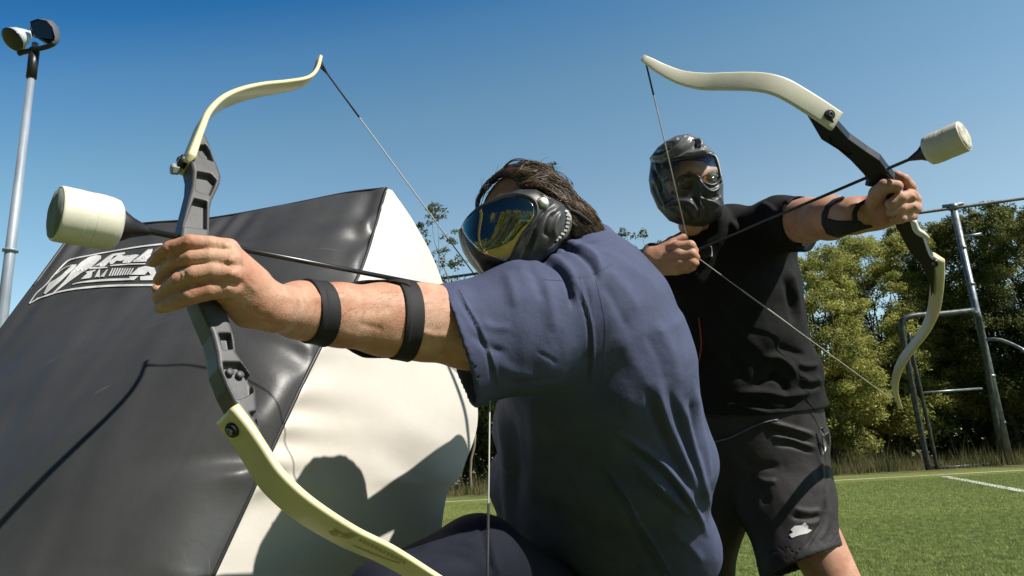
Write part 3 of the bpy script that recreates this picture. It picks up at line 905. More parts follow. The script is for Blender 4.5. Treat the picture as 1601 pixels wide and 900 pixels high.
# ---------------- left bow
N1, T1, U1 = W(768, 465, 1.20), W(87, 333, .74), W(503, 88, 1.28)
t1 = (T1-N1)/np.linalg.norm(T1-N1)
n1 = np.cross(U1-N1, t1); n1 /= np.linalg.norm(n1)     # towards the camera side
if n1 @ (C0-N1) < 0: n1 = -n1
G1 = on_plane(318, 430, N1, n1)
bow1 = thing('recurve_bow', G1, 'left recurve bow, grey riser and yellowish limbs, gripped in the kneeling archer\'s fist', 'bow', 'bows held by the archers')
HW = .019
def limb_curve(tr, P0, n, hw):
    P = spline(np.array(tr, float), 60)
    hws = np.interp(np.linspace(0, 1, 60), np.linspace(0, 1, len(hw)), hw)
    return np.array([on_plane(P[i, 0], P[i, 1], P0+n*hws[i], n)-n*hws[i] for i in range(60)]), hws
up = [(301, 243), (309, 220), (318, 196), (329, 171), (350, 150), (378, 137), (413, 129), (451, 125), (483, 119), (497, 106), (503, 86)]
lo = [(368, 633), (391, 662), (412, 693), (440, 735), (473, 768), (510, 796), (561, 828), (617, 856), (683, 898), (725, 925), (755, 940), (778, 941)]
Cu, hu = limb_curve(up, N1, n1, [HW, HW, HW*.95, HW*.85, HW*.7, HW*.42])
Cl, hl = limb_curve(lo, N1, n1, [HW, HW*1.1, HW*1.1, HW, HW*.8, HW*.45])
thk = np.interp(np.linspace(0, 1, 60), [0, .15, .6, 1], [.0055, .0045, .0034, .003])
ul, wv_, tv_ = sweep('upper_limb', Cu, n1, hu, thk, M_limb, bow1)
ll, wvl, tvl = sweep('lower_limb', Cl, n1, hl, thk*1.15, M_limb, bow1)
up_out = [(316, 200), (320, 204), (329, 222), (334, 239), (341, 255), (348, 274), (346, 287), (334, 312), (331, 325), (330, 350), (330, 369), (333, 400), (340, 430), (350, 460), (357, 485), (364, 508), (370, 528), (371.5, 549), (381, 563), (394.5, 582), (402, 608), (405, 644), (410, 672), (420, 699), (408, 694), (385, 655), (366, 628), (354, 605), (341, 572), (338, 549), (331, 521), (315, 485), (303, 455), (293, 425), (285, 395), (282, 368), (285, 346), (292, 317), (300, 285), (301, 266), (298, 252), (302, 243)]
pk = [[(311, 226), (322, 225), (329, 235), (334, 252), (313, 244)], [(309, 267), (330, 271), (339, 281), (335, 292), (329, 305), (306, 297)],
      [(304, 309), (324, 314), (324, 358), (288, 353), (296, 330)], [(342, 520), (361, 520), (365, 545), (350, 546)],
      [(349, 565), (377, 565), (387, 577), (396, 590), (398, 612), (382, 621), (371, 624), (361, 603), (351, 580)], [(390, 644), (402, 641), (406, 668)]]
P1f = N1+n1*.014
ri1 = riser('riser', up_out, P1f, n1, .030, pk, M_riser, bow1)
tag(ri1)
# moulded studs in the lower window
sp = []
for x, y in ((358, 583), (374, 587)):
    c = on_plane(x, y, P1f-n1*.009, n1)
    sp.append(lathe_vf(c, n1, [(-.002, .0045), (.0035, .0045), (.0045, .0032)], 10))
multi('moulding', sp, M_riser, ri1)
# limb bolts: one under the lower limb pocket, one behind the upper limb
def bolt(px, py, P0, ax, r, parent, name='limb_bolt', mm=None):
    c = P0
    v, f = lathe_vf(c, ax, [(-.006, r), (.0025, r), (.004, r*.86), (.004, r*.62), (.0022, r*.6)], 26)
    o = multi(name, [(v, f)], M_rubber, parent)
    v, f = lathe_vf(c, ax, [(.001, r*.58), (.0052, r*.55), (.0066, r*.3), (.0050, r*.28), (.005, 0)], 6 if mm is None else 20)
    multi('bolt_head', [(v, f)], mm or M_bolt, o)
    return o
kk = 3
bl = Cl[kk]; outv = tvl[kk] if tvl[kk] @ (C0-bl) > 0 else -tvl[kk]
bolt(0, 0, bl+outv*.0065, outv, .0082, ll)
bu = Cu[1]; o2 = tv_[1] if tv_[1] @ t1 > 0 else -tv_[1]
bolt(0, 0, bu+o2*.006-n1*.002, o2, .0085, ul)
multi('limb_clamp', [lathe_vf(bu+o2*.007-n1*.006+np.array([0, 0, -.010]), o2+np.array([0, 0, -.35]), [(0, .0048), (.001, .0066), (.009, .0074), (.0105, .006), (.0108, .003)], 6), tube_vf([bu-o2*.004-n1*.004, bu+o2*.012-n1*.006+np.array([0, 0, -.008])], .0035, 8)], mat('clamp_grey', (.30, .32, .30), .4), ul, smooth=False)
tipu = Cu[-2]; tipl = Cl[-2]
string(bow1, tipu, N1)
string(bow1, N1, tipl)
for a, b in ((tipu, N1), (tipl, N1)):
    u = (b-a)/np.linalg.norm(b-a)
    tube('serving', [a, a+u*.13], .0017, M_serving, bow1, seg=8)
multi('serving_loop', [tube_vf(spline([tipu-n1*.006, tipu+u*0+(N1-tipu)*.03-n1*.003, tipu+(N1-tipu)*.06], 8), .0012, 6), tube_vf(spline([tipu+n1*.006, tipu+(N1-tipu)*.03+n1*.003, tipu+(N1-tipu)*.06], 8), .0012, 6)], M_serving, bow1)
# faint brown maker's print along the lower limb
bpy.context.view_layer.update()
M_brown = mat('brown_print', (.50, .42, .20), .6)
q = []
for P in ([(514, 831), (524, 829), (531, 833), (527, 838), (518, 836)], [(531, 838), (548, 832), (560, 838), (545, 842)]): q.append(P)
q += band([(523, 826), (536, 834), (548, 838)], 2.0)
for i in range(12):
    x = 562+i*6.2; y = 841+i*3.1
    q.append([(x, y), (x+4.6, y+1.5), (x+3.6, y+5.8), (x-1, y+4.2)])
q += band([(552, 852), (590, 868), (625, 880)], 1.5)
decal('maker_print', q, ll, M_brown, ll, lift=.0006, cut=3)

# ---------------- arrows
def arrow(T, N, rad, ln, label, facemat, group='foam-tipped arrows'):
    """T = centre of the foam's front face"""
    u = (T-N)/np.linalg.norm(T-N)
    a = thing('foam_tipped_arrow', T-u*ln, label, 'arrow', group)
    back = T-u*ln
    tube('shaft', [N, back], .0036, M_shaft, a, seg=12)
    v, f = lathe_vf(back, u, [(-.036, .0042), (-.030, .006), (-.014, .012), (-.001, rad*.66), (.004, rad*.6)], 30)
    multi('rubber_collar', [(v, f)], M_rubber, a)
    ft = multi('foam_tip', [lathe_vf(back, u, [(0, rad*.80), (.003, rad*.93), (.010, rad*.985), (ln*.27, rad*1.0), (ln*.275, rad*1.0), (ln*.28, rad*1.008), (ln*.285, rad*1.008), (ln*.455, rad*1.008), (ln*.46, rad*1.008), (ln*.465, rad*.998), (ln*.47, rad*.998), (ln*.615, rad*.998), (ln*.62, rad*.998), (ln*.625, rad*1.008), (ln*.63, rad*1.008), (ln-.004, rad*1.006), (ln-.0015, rad*1.0), (ln-.0002, rad*.98), (ln, rad*.95)], 56)], M_tape, a)
    # slightly domed uneven face
    vs, fs = lathe_vf(back, u, [(ln-.002, rad*.93), (ln+.0012, rad*.90), (ln+.003, rad*.6), (ln+.0035, rad*.3), (ln+.0036, 0)], 56)
    vs = [p+u*.0016*mnoise.noise(Vector(p)*60) for p in vs]
    multi('foam_face', [(vs, fs)], facemat, ft)
    v, f = lathe_vf(N, -u, [(-.012, .0038), (0, .0042), (.008, .0036)], 12)
    multi('nock', [(v, f)], M_rubber, a)
    # flat vanes behind the nock end
    return a, u
ar1, ua1 = arrow(T1, N1, .0298, .060, 'foam-tipped arrow with a greyish front face, drawn on the left bow above the fist', M_foamface)

# ---------------- right bow
N2, T2, U2 = W(1080, 395, 1.95), W(1508, 212, 1.43), W(1008, 90, 1.60)
t2 = (T2-N2)/np.linalg.norm(T2-N2)
n2 = np.cross(U2-N2, t2); n2 /= np.linalg.norm(n2)
if n2 @ (C0-N2) < 0: n2 = -n2
G2 = on_plane(1390, 318, N2, n2)
print('bow2 grip depth', PJ(G2)[2], 'n.v', n2 @ (C0-G2)/np.linalg.norm(C0-G2), 'L', PJ(on_plane(1408, 635, N2, n2)))
print('bow1 grip depth', PJ(G1)[2])
bow2 = thing('recurve_bow', G2, 'tilted recurve bow with a black riser and ivory limbs held by the standing archer', 'bow', 'bows held by the archers')
up2 = [(1308, 190), (1280, 171), (1250, 152), (1225, 138), (1200, 130), (1170, 127), (1135, 127), (1100, 127), (1065, 121), (1035, 108), (1018, 98), (1004, 90)]
lo2 = [(1464, 402), (1465, 425), (1464, 455), (1459, 485), (1448, 512), (1430, 538), (1412, 562), (1402, 585), (1399, 605), (1403, 624), (1408, 637)]
def flat_curve(tr, P0, n):
    P = spline(np.array(tr, float), 60)
    return np.array([on_plane(x, y, P0, n) for x, y in P])
Cu2, Cl2 = flat_curve(up2, N2, n2), flat_curve(lo2, N2, n2)
def facing(C, n, k):
    """roll the limb so its back turns towards the viewer's side by the amount seen"""
    T = np.gradient(C, axis=0); T /= np.linalg.norm(T, axis=1)[:, None]
    side = np.cross(T, (C-C0)/np.linalg.norm(C-C0, axis=1)[:, None])
    side /= np.linalg.norm(side, axis=1)[:, None]
    for i in range(1, len(side)):
        if side[i] @ side[i-1] < 0: side[i] = -side[i]
    s = 1.0 if (side @ n).mean() > 0 else -1.0
    w = n*(1-k)+side*s*k
    return w/np.linalg.norm(w, axis=1)[:, None]
K60 = np.linspace(0, 1, 60)
w2u = facing(Cu2, n2, .52)
hw2 = np.interp(K60, [0, .3, .7, .93, 1], [.0235, .0235, .0205, .012, .008])
ul2, a_, tu2 = sweep('upper_limb', Cu2, w2u, hw2, np.interp(K60, [0, .2, 1], [.006, .0045, .0035]), M_limbpale, bow2)
kl = np.interp(K60, [0, .3, .55, .8, 1], [.45, .4, .12, .35, .4])[:, None]
w2l = facing(Cl2, n2, kl)
ll2, a2_, tl2 = sweep('lower_limb', Cl2, w2l, np.interp(K60, [0, .3, .7, .93, 1], [.020, .020, .0175, .012, .008]), np.interp(K60, [0, .2, 1], [.008, .005, .0035]), M_limb, bow2)
o_ = tu2[2] if tu2[2] @ (C0-Cu2[2]) > 0 else -tu2[2]
bolt(0, 0, Cu2[3]+o_*.007, o_, .0115, ul2, mm=M_riser)
o_ = tl2[1] if tl2[1] @ (C0-Cl2[1]) > 0 else -tl2[1]
bolt(0, 0, Cl2[1]+o_*.009+a2_[1]*.006, o_, .0095, ll2)
out2 = [(1254, 170), (1269, 195), (1283, 219), (1309, 235), (1329, 252), (1348, 272), (1357, 284), (1350, 291), (1364, 294), (1378, 312), (1388, 332), (1396, 348), (1407, 368), (1419, 391), (1442, 419), (1453, 446), (1456, 476), (1460, 440), (1462, 410), (1455, 402), (1452, 396), (1443, 370), (1428, 345), (1415, 322), (1404, 298), (1397, 277), (1387, 266), (1376, 251), (1355, 237), (1327, 217), (1309, 197), (1300, 185)]
P2f = N2+n2*.012
ri2 = riser('riser', out2, P2f, n2, .028, [[(1296, 213), (1318, 226), (1334, 240), (1326, 243), (1300, 226)]], M_riserk, bow2, h=.0016, depth=.006)
string(bow2, Cu2[-2], N2, .0014)
string(bow2, N2, Cl2[-2], .0014)
for a in (Cu2[-2],):
    u = (N2-a)/np.linalg.norm(N2-a)
    tube('serving', [a, a+u*.09], .0022, M_serving, bow2, seg=8)
for k_ in (N2,):
    u = (Cl2[-2]-N2)/np.linalg.norm(Cl2[-2]-N2)
    tube('serving', [N2+u*.18, N2+u*.36], .0022, M_string, bow2, seg=8)
tab = [W(1428, 345, 1.50), W(1434, 360, 1.50), W(1446, 368, 1.49), W(1452, 372, 1.49)]
tube('arrow_rest', tab, [.006, .007, .007, .003], M_limbpale, bow2, n=10)
ar2, ua2 = arrow(T2, N2, .0325, .074, 'foam-tipped arrow with a pale creased front face, drawn on the right bow', M_foamfacel)
# ================================================================ PEOPLE
def skin_material(name, col):
    m = mat(name, col, .58, sss=.10, var=(19, .16), spec=.34, col2=(col[0]*.84, col[1]*.62, col[2]*.55))
    N, L = nodes_of(m); b = N['Principled BSDF']
    tc = N.new('ShaderNodeTexCoord')
    vor = N.new('ShaderNodeTexVoronoi'); vor.inputs['Scale'].default_value = 420; L.new(tc.outputs['Object'], vor.inputs['Vector'])
    no = N.new('ShaderNodeTexNoise'); no.inputs['Scale'].default_value = 70; no.inputs['Detail'].default_value = 7; L.new(tc.outputs['Object'], no.inputs['Vector'])
    b1 = N.new('ShaderNodeBump'); b1.inputs['Strength'].default_value = .20; b1.inputs['Distance'].default_value = .0012; L.new(vor.outputs['Distance'], b1.inputs['Height'])
    b2 = N.new('ShaderNodeBump'); b2.inputs['Strength'].default_value = .22; b2.inputs['Distance'].default_value = .003; L.new(no.outputs['Fac'], b2.inputs['Height'])
    L.new(b1.outputs[0], b2.inputs['Normal']); L.new(b2.outputs[0], b.inputs['Normal'])
    return m
def cloth_material(name, col, weave=700, rough=.85, amt=.22, sheen=0.0):
    m = mat(name, col, rough, var=(7, amt), bump=(38, .30, .006), fine=(weave, .35, .0012), spec=.2, sheen=sheen)
    return m
M_skin1 = skin_material('tanned_skin', (.60, .375, .26))
M_skin2 = skin_material('fair_skin', (.56, .34, .235))
M_navy = cloth_material('navy_cotton', (.082, .097, .170))
M_navyd = cloth_material('dark_navy_cloth', (.012, .014, .026))
M_blackc = cloth_material('black_cotton', (.013, .013, .0135))
M_short = cloth_material('charcoal_shorts', (.038, .035, .037), weave=900, rough=.6)
M_strap = mat('black_webbing', (.012, .012, .013), .75, bump=(500, .5, .001), var=(40, .4))
M_mask = mat('black_mask_plastic', (.050, .051, .054), .42, var=(30, .4), bump=(90, .12, .001), spec=.5)
M_maskg = mat('grey_mask_plastic', (.15, .153, .16), .34, var=(25, .4), bump=(90, .12, .001), spec=.5)
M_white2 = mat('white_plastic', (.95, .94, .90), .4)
M_stud = mat('bright_stud', (.5, .5, .48), .35)
M_hair = mat('brown_hair', (.050, .031, .019), .45, var=(40, .6), spec=.5)
M_hairl = mat('light_brown_hair', (.20, .13, .078), .4, var=(60, .5), spec=.5, col2=(.05, .032, .02))
M_shoe = mat('black_shoe', (.015, .015, .016), .5)
def mirror_material():
    m = mat('mirrored_lens', (.50, .41, .25), .03, metal=1.0, coat=.6)
    return m
M_lens = mirror_material()
def glass_material():
    m = bpy.data.materials.new('clear_visor'); m.use_nodes = True
    nt = m.node_tree; nt.nodes.clear()
    o = nt.nodes.new('ShaderNodeOutputMaterial'); t = nt.nodes.new('ShaderNodeBsdfTransparent'); t.inputs[0].default_value = (.97, .97, .98, 1)
    g_ = nt.nodes.new('ShaderNodeBsdfGlossy'); g_.inputs['Roughness'].default_value = .03; g_.inputs[0].default_value = (1, 1, 1, 1)
    f = nt.nodes.new('ShaderNodeLayerWeight'); f.inputs[0].default_value = .5
    pw = nt.nodes.new('ShaderNodeMath'); pw.operation = 'MULTIPLY_ADD'; pw.inputs[1].default_value = .12; pw.inputs[2].default_value = .025
    mx = nt.nodes.new('ShaderNodeMixShader')
    nt.links.new(f.outputs['Facing'], pw.inputs[0]); nt.links.new(pw.outputs[0], mx.inputs[0]); nt.links.new(t.outputs[0], mx.inputs[1]); nt.links.new(g_.outputs[0], mx.inputs[2])
    nt.links.new(mx.outputs[0], o.inputs['Surface'])
    return m
M_visor = glass_material()

def loft(p, L, k=.02, lat=None, acc=None):
    """L: (px, py, depth, half width px, half depth m)"""
    P = [(W(a, b, c), w*c/FPX, d) for a, b, c, w, d in L]
    for (a, wa, da), (b, wb, db) in zip(P[:-1], P[1:]):
        acc = smin(acc, ellcap(p, a, b, wa, da, wb, db, lat), k)
    return acc
def half(p, P0, n): return (p-P0) @ n
def pxplane(a, b, c, toward):
    """plane through three points, normal pointing to 'toward'"""
    n = np.cross(b-a, c-a); n /= np.linalg.norm(n)
    return (a, n if n @ (toward-a) > 0 else -n)
def jp(J): return [W(a, b, c) for a, b, c, *_ in J]

def hit(bv, x, y, lift=0.0):
    r_ = Vector(ray(x, y)).normalized()
    h = bv.ray_cast(Vector(C0), r_)
    if h[0] is None: return None, None
    n = h[1] if h[1].dot(r_) < 0 else -h[1]
    return np.array(h[0]+n*lift), np.array(n)

# ---------------------------------------------------------------- kneeling archer
G1d = PJ(G1)[2]
hd = G1d-.046      # depth of the back of the hand, just in front of the grip
pA = thing('person', (float(W(900, 900, 1.33)[0]), float(W(900, 900, 1.33)[1]), 0), 'person kneeling in a navy shirt and mirrored black mask, back turned, drawing the left bow', 'person')
arm1 = [(425, 481, hd+.060, 35), (470, 485, .905, 41), (530, 492, .95, 46), (600, 499, .995, 53), (660, 503, 1.03, 57), (735, 512, 1.065, 62), (820, 515, 1.10, 60), (890, 490, 1.15, 64)]
fing1 = [
 [(358, 389, hd+.004, 15.5), (330, 382, hd-.004, 13.5), (298, 379, hd-.010, 12.8), (268, 389, hd-.006, 13.2), (252, 399, hd+.004, 11.5), (240, 409, hd+.012, 9.0)],
 [(362, 407, hd-.004, 16), (330, 402, hd-.010, 13.2), (300, 403, hd-.012, 12.4), (276, 409, hd-.006, 12.0), (258, 422, hd+.008, 9.5), (248, 438, hd+.018, 8.5)],
 [(364, 428, hd-.006, 16.5), (335, 424, hd-.013, 15.0), (306, 429, hd-.016, 14.5), (282, 438, hd-.012, 14.0), (263, 453, hd+.000, 12.5), (248, 466, hd+.010, 10)],
 [(358, 449, hd-.002, 17.5), (330, 453, hd-.010, 16.0), (302, 461, hd-.014, 14.5), (278, 470, hd-.010, 13.3), (262, 477, hd-.002, 12.0), (251, 480, hd+.006, 10)]]
meta1 = [[(356, 389, hd+.008, 15), (395, 440, hd+.036, 27)], [(362, 408, hd+.004, 15), (400, 458, hd+.040, 30)],
         [(364, 428, hd+.004, 15), (400, 468, hd+.042, 32)], [(356, 452, hd+.008, 15), (394, 480, hd+.044, 28)],
         [(350, 462, hd+.016, 14), (384, 490, hd+.050, 22)], [(395, 462, hd+.046, 34), (428, 481, hd+.062, 35)]]
thumb1 = [(372, 470, hd+.066, 18), (330, 445, hd+.075, 14), (285, 432, hd+.066, 12), (256, 440, hd+.048, 10), (246, 452, hd+.036, 9)]
head1c = W(836, 352, 1.225)
def body1(p):
    d = chain(p, arm1, .02)
    h = None
    for m_ in meta1: h = chain(p, m_, .010, h)
    h = chain(p, thumb1, .006, h)
    fs = None
    for f_ in fing1:
        g_ = chain(p, f_, .0012)
        fs = g_ if fs is None else np.minimum(fs, smin(fs, g_, .0012))
    h = smin(h, fs, .0055)
    d = smin(d, h, .012)
    # head, neck, trunk inside the shirt
    e = ell_sdf(p, head1c-EX*.006, (EX, EY, EZ), (.090, .099, .095))
    e = smin(e, cone_sdf(p, W(850, 385, 1.235), W(925, 450, 1.25), .052, .060), .02)
    tr = loft(p, [(925, 470, 1.25, 90, .07), (940, 640, 1.30, 110, .07), (945, 900, 1.54, 110, .07)], .03)
    e = smin(e, tr, .03)
    e = smin(e, cone_sdf(p, W(890, 490, 1.15), W(930, 490, 1.24), .06, .07), .03)
    # drawing arm behind the head
    r = cone_sdf(p, W(950, 450, 1.34), W(915, 432, 1.60), .055, .042)
    r = smin(r, cone_sdf(p, W(915, 432, 1.60), W(800, 462, 1.31), .042, .027), .01)
    r = smin(r, cone_sdf(p, W(800, 462, 1.31), W(778, 466, 1.255), .032, .030), .01)
    for q in range(4):
        r = smin(r, cone_sdf(p, W(776, 450+q*11, 1.25), W(764, 452+q*9, 1.215), .010, .008), .004)
    e = smin(e, r, .02)
    return smin(d, e, .02)
def skin_strokes():
    S = []
    # knuckle folds, tendons, creases between fingers
    for P, w, a in [([(290, 372), (297, 380), (296, 389)], 2.2, -.0006), ([(262, 384), (270, 393)], 2.2, -.0006),
                    ([(279, 398), (276, 406), (272, 412)], 2.2, -.0007), ([(284, 421), (289, 428), (287, 436)], 2.0, -.0012), ([(278, 424), (282, 431), (279, 438)], 2.0, -.0011),
                    ([(274, 462), (280, 468), (279, 475)], 2.0, -.0010), ([(293, 452), (298, 459), (297, 466)], 2.2, -.0010), ([(286, 456), (290, 463)], 2.0, .0006),
                    ([(358, 383), (372, 398), (398, 432)], 5, .0012), ([(364, 404), (382, 424), (404, 446)], 5, .0010), ([(366, 424), (384, 440), (404, 458)], 5, .0009),
                    ([(350, 380), (356, 388)], 6, .0020), ([(357, 402), (362, 410)], 6, .0018), ([(359, 424), (364, 432)], 6, .0018), ([(354, 446), (358, 455)], 6, .0014),
                    ([(381, 478), (392, 484), (402, 481)], 2.5, -.0010), ([(398, 488), (410, 494), (422, 495)], 3.5, -.0010), ([(405, 500), (425, 508), (445, 507)], 4, -.0010),
                    ([(330, 469), (340, 476), (352, 478)], 3, -.0012),
                    ([(540, 482), (590, 484), (620, 480)], 9, -.0012), ([(655, 517), (680, 524), (700, 522)], 6, .0018), ([(640, 508), (650, 520), (662, 528)], 4, -.0014),
                    ([(430, 462), (490, 466), (560, 462)], 8, .0018), ([(520, 520), (590, 533), (650, 534)], 10, .0016), ([(560, 505), (600, 515)], 5, -.0010)]:
        S.append((P, w, a))
    return S
pts1 = jp(arm1)+[W(240, 370, hd), W(240, 490, hd), head1c, head1c+EY*.08, W(945, 950, 1.52), W(915, 432, 1.62)]
body_1 = solid('body', body1, pts1, .075, .0021, M_skin1, pA, S=skin_strokes())
# fine hairs on the forearm
def arm_hair(target, n, x0, x1, y0, y1, ln, rad, parent):
    bpy.context.view_layer.update()
    bv = bvh_of(target); parts = []
    for _ in range(n):
        x, y = random.uniform(x0, x1), random.uniform(y0, y1)
        h, nn = hit(bv, x, y, .0001)
        if h is None: continue
        t_ = -EX*random.uniform(.5, 1)-EY*random.uniform(-.2, .9)
        t_ = t_-nn*(t_ @ nn); t_ /= np.linalg.norm(t_)
        L_ = ln*random.uniform(.5, 1.2)
        parts.append(tube_vf([h, h+t_*L_*.5+nn*L_*.22, h+t_*L_+nn*L_*.25], [rad, rad*.3], 3, cap=False))
    multi('arm_hair', parts, M_hairl, parent)
arm_hair(body_1, 650, 430, 725, 446, 552, .009, .00010, body_1)
# nails
M_nail = mat('finger_nail', (.62, .42, .33), .3)
def nail(c, along, out_, l, w, parent):
    s = np.cross(along, out_); V = []; Fc = []
    for i in range(7):
        for j in range(7):
            a = (i/6-.5)*2; b = (j/6-.5)*2
            rr = math.sqrt(max(0, 1-abs(a)**3))
            V.append(c+along*a*l+s*b*w*rr+out_*(.0012-.0028*b*b*rr-.0008*a*a))
    for i in range(6):
        for j in range(6):
            Fc.append((i*7+j, i*7+j+1, (i+1)*7+j+1, (i+1)*7+j))
    return V, Fc
def dirpx(a, b, d=1.0):
    v = W(b[0], b[1], d)-W(a[0], a[1], d); return v/np.linalg.norm(v)
# shirt
arm_o = pxplane(W(690, 450, 1.02), W(747, 637, 1.02), W(704, 563, 1.16), W(500, 500, .95))
def shirt1(p):
    t = loft(p, [(936, 410, 1.23, 40, .055), (922, 444, 1.205, 84, .095), (925, 500, 1.215, 131, .130), (936, 575, 1.235, 144, .140)], .03)
    t = loft(p, [(936, 575, 1.235, 146, .138), (941, 690, 1.32, 166, .128)], .03, lat=EX*.93+EZ*.36, acc=t)
    t = loft(p, [(936, 690, 1.325, 172, .118), (934, 800, 1.45, 178, .110), (934, 920, 1.59, 178, .105), (936, 1040, 1.66, 182, .105)], .04, lat=EX*.82+EZ*.57, acc=t)
    s = loft(p, [(905, 492, 1.14, 98, .088), (820, 512, 1.095, 100, .080), (700, 546, 1.05, 96, .076), (600, 570, 1.0, 96, .076)], .02, lat=EY)
    inner = loft(p, [(830, 512, 1.10, 84, .066), (700, 546, 1.05, 91, .071), (590, 572, 1.0, 91, .071)], .02, lat=EY)
    t = smin(t, s, .028)
    r = cone_sdf(p, W(955, 455, 1.33), W(925, 436, 1.52), .080, .070)
    t = smin(t, r, .03)
    # collar
    c = ellcap(p, W(914, 414, 1.23), W(934, 386, 1.25), .044, .058, .036, .05)
    t = smin(t, c, .008)
    t = smax(t, half(p, *arm_o), .004)
    t = np.maximum(t, -inner)
    return t
S1 = [
 ([(843, 404), (862, 411), (878, 424), (888, 442), (893, 462), (894, 478)], 3.6, -.0110), ([(850, 399), (872, 405), (890, 422), (901, 446), (905, 470)], 5, .0045),
 ([(866, 382), (892, 388), (915, 403), (928, 420), (934, 440)], 4.5, -.0075), ([(872, 376), (905, 382), (930, 398), (942, 425)], 5, .004),
 ([(845, 398), (875, 393), (905, 380), (940, 377)], 2.8, -.0035), ([(820, 404), (840, 402), (858, 406)], 3, -.0045),
 ([(897, 437), (905, 462), (915, 488), (921, 520), (921, 560), (917, 600)], 1.8, -.0028), ([(903, 437), (911, 462), (921, 488), (927, 520), (927, 560), (923, 598)], 2.2, .0022),
 ([(912, 432), (921, 465), (926, 500)], 1.5, -.002), ([(896, 437), (925, 434)], 1.4, -.0014),
 ([(712, 452), (727, 480), (743, 508), (757, 540), (768, 575), (773, 605)], 3.0, -.0022), ([(716, 451), (732, 480), (748, 508), (762, 540), (774, 575), (780, 605)], 3.0, .0016),
 ([(790, 420), (800, 450), (806, 480)], 9, .003), ([(820, 410), (838, 435), (852, 470)], 8, -.0035), ([(850, 440), (862, 480), (866, 520)], 9, .0028),
 ([(735, 520), (760, 540), (790, 552)], 6, -.0028), ([(752, 505), (775, 512), (800, 512)], 6, .0018),
 ([(840, 550), (860, 560), (870, 568)], 2.5, -.0016), ([(770, 560), (800, 580), (840, 590)], 10, .0025), ([(790, 600), (830, 596), (870, 590)], 5, -.003),
 ([(700, 470), (715, 510), (728, 555)], 7, .0015),
 # back
 ([(945, 420), (975, 450), (1000, 490)], 9, .003), ([(940, 440), (960, 470), (985, 520)], 8, -.0028), ([(965, 520), (1000, 580), (1020, 620)], 14, .003),
 ([(1025, 500), (1050, 550), (1062, 600)], 9, .003), ([(1010, 520), (1030, 560), (1045, 610)], 8, -.002),
 ([(1027, 600), (1040, 650), (1062, 700), (1095, 765)], 7, .0065), ([(1012, 610), (1030, 665), (1052, 715), (1078, 765)], 6, -.0060),
 ([(1062, 620), (1074, 660), (1088, 710), (1104, 770), (1110, 800)], 6, .0062), ([(1046, 610), (1062, 665), (1078, 710), (1096, 765)], 5, -.0055),
 ([(1085, 600), (1094, 650), (1104, 700), (1112, 760)], 5, .0042), ([(1078, 620), (1086, 670), (1096, 720)], 4, -.004),
 ([(968, 678), (1000, 697), (1030, 720), (1056, 748), (1082, 785), (1105, 835)], 5, .0085), ([(975, 690), (1005, 710), (1036, 735), (1060, 765), (1080, 800)], 6, -.0070),
 ([(990, 720), (1015, 742), (1045, 772), (1085, 808)], 6, .0070), ([(985, 735), (1015, 760), (1045, 788), (1075, 815)], 5, -.0045),
 ([(946, 731), (962, 750), (978, 772), (995, 805), (1014, 835), (1032, 865), (1048, 895), (1060, 920)], 2.6, .0065), ([(938, 735), (955, 758), (972, 785), (988, 818), (1006, 850), (1025, 885), (1040, 915)], 4.5, -.0060),
 ([(958, 790), (980, 802), (998, 826)], 5, .005), ([(1050, 830), (1075, 850), (1100, 880)], 7, .003), ([(998, 886), (1020, 892), (1045, 898)], 3, .004),
 ([(780, 640), (790, 700), (792, 760), (800, 850)], 7, .007), ([(800, 650), (808, 720), (806, 800)], 7, -.006), ([(770, 650), (775, 700), (768, 760)], 5, -.004),
 ([(830, 620), (835, 700), (830, 790)], 10, .004), ([(870, 640), (880, 720), (875, 820)], 12, -.004)]
def cloth_noise(amp, sc, seed=0.0):
    def post(V, N):
        d = np.array([mnoise.noise(Vector((v[0]*sc+seed, v[1]*sc, v[2]*sc*.8)))+.5*mnoise.noise(Vector((v[0]*sc*2.3+seed, v[1]*sc*2.3, v[2]*sc*1.6))) for v in V])
        return V+N*(d*amp)[:, None]
    return post
shirt_1 = solid('shirt', shirt1, [W(690, 450, 1.05), W(760, 640, 1.05), W(1130, 700, 1.3), W(920, 370, 1.24), W(945, 1080, 1.6), W(925, 436, 1.58)], .15, .0034, M_navy, pA, S=S1, it=2, post=cloth_noise(.0022, 17))
bpy.context.view_layer.update()
M_thread = mat('thread', (.035, .038, .07), .8)
def stitches(name, lines, target, m, parent, pitch=3.4, ln=2.0, rad=.00035, lift=.0004):
    bv = bvh_of(target)
    for P in lines:
        parts = []
        P = spline(np.array(P, float), 200)
        s = np.concatenate([[0], np.cumsum(np.linalg.norm(np.diff(P, axis=0), axis=1))])
        t = 0
        while t+ln < s[-1]:
            q = []
            for u_ in (t, t+ln/2, t+ln):
                x, y = np.interp(u_, s, P[:, 0]), np.interp(u_, s, P[:, 1])
                h, n = hit(bv, x, y, lift)
                if h is not None: q.append(h)
            if len(q) == 3: parts.append(tube_vf(q, rad, 5))
            t += pitch
        if parts: multi(name, parts, m, parent)
stitches('stitching', [[(718, 453), (733, 482), (749, 510), (763, 542), (774, 577), (779, 603)],
                       [(931, 437), (939, 470), (946, 510), (945, 560), (940, 600)], [(905, 432), (912, 462), (922, 490), (927, 525), (926, 565), (922, 600)],
                       [(850, 437), (896, 440)], [(925, 430), (960, 412)], [(952, 735), (985, 778), (1020, 838), (1054, 898)]], shirt_1, M_thread, pA)
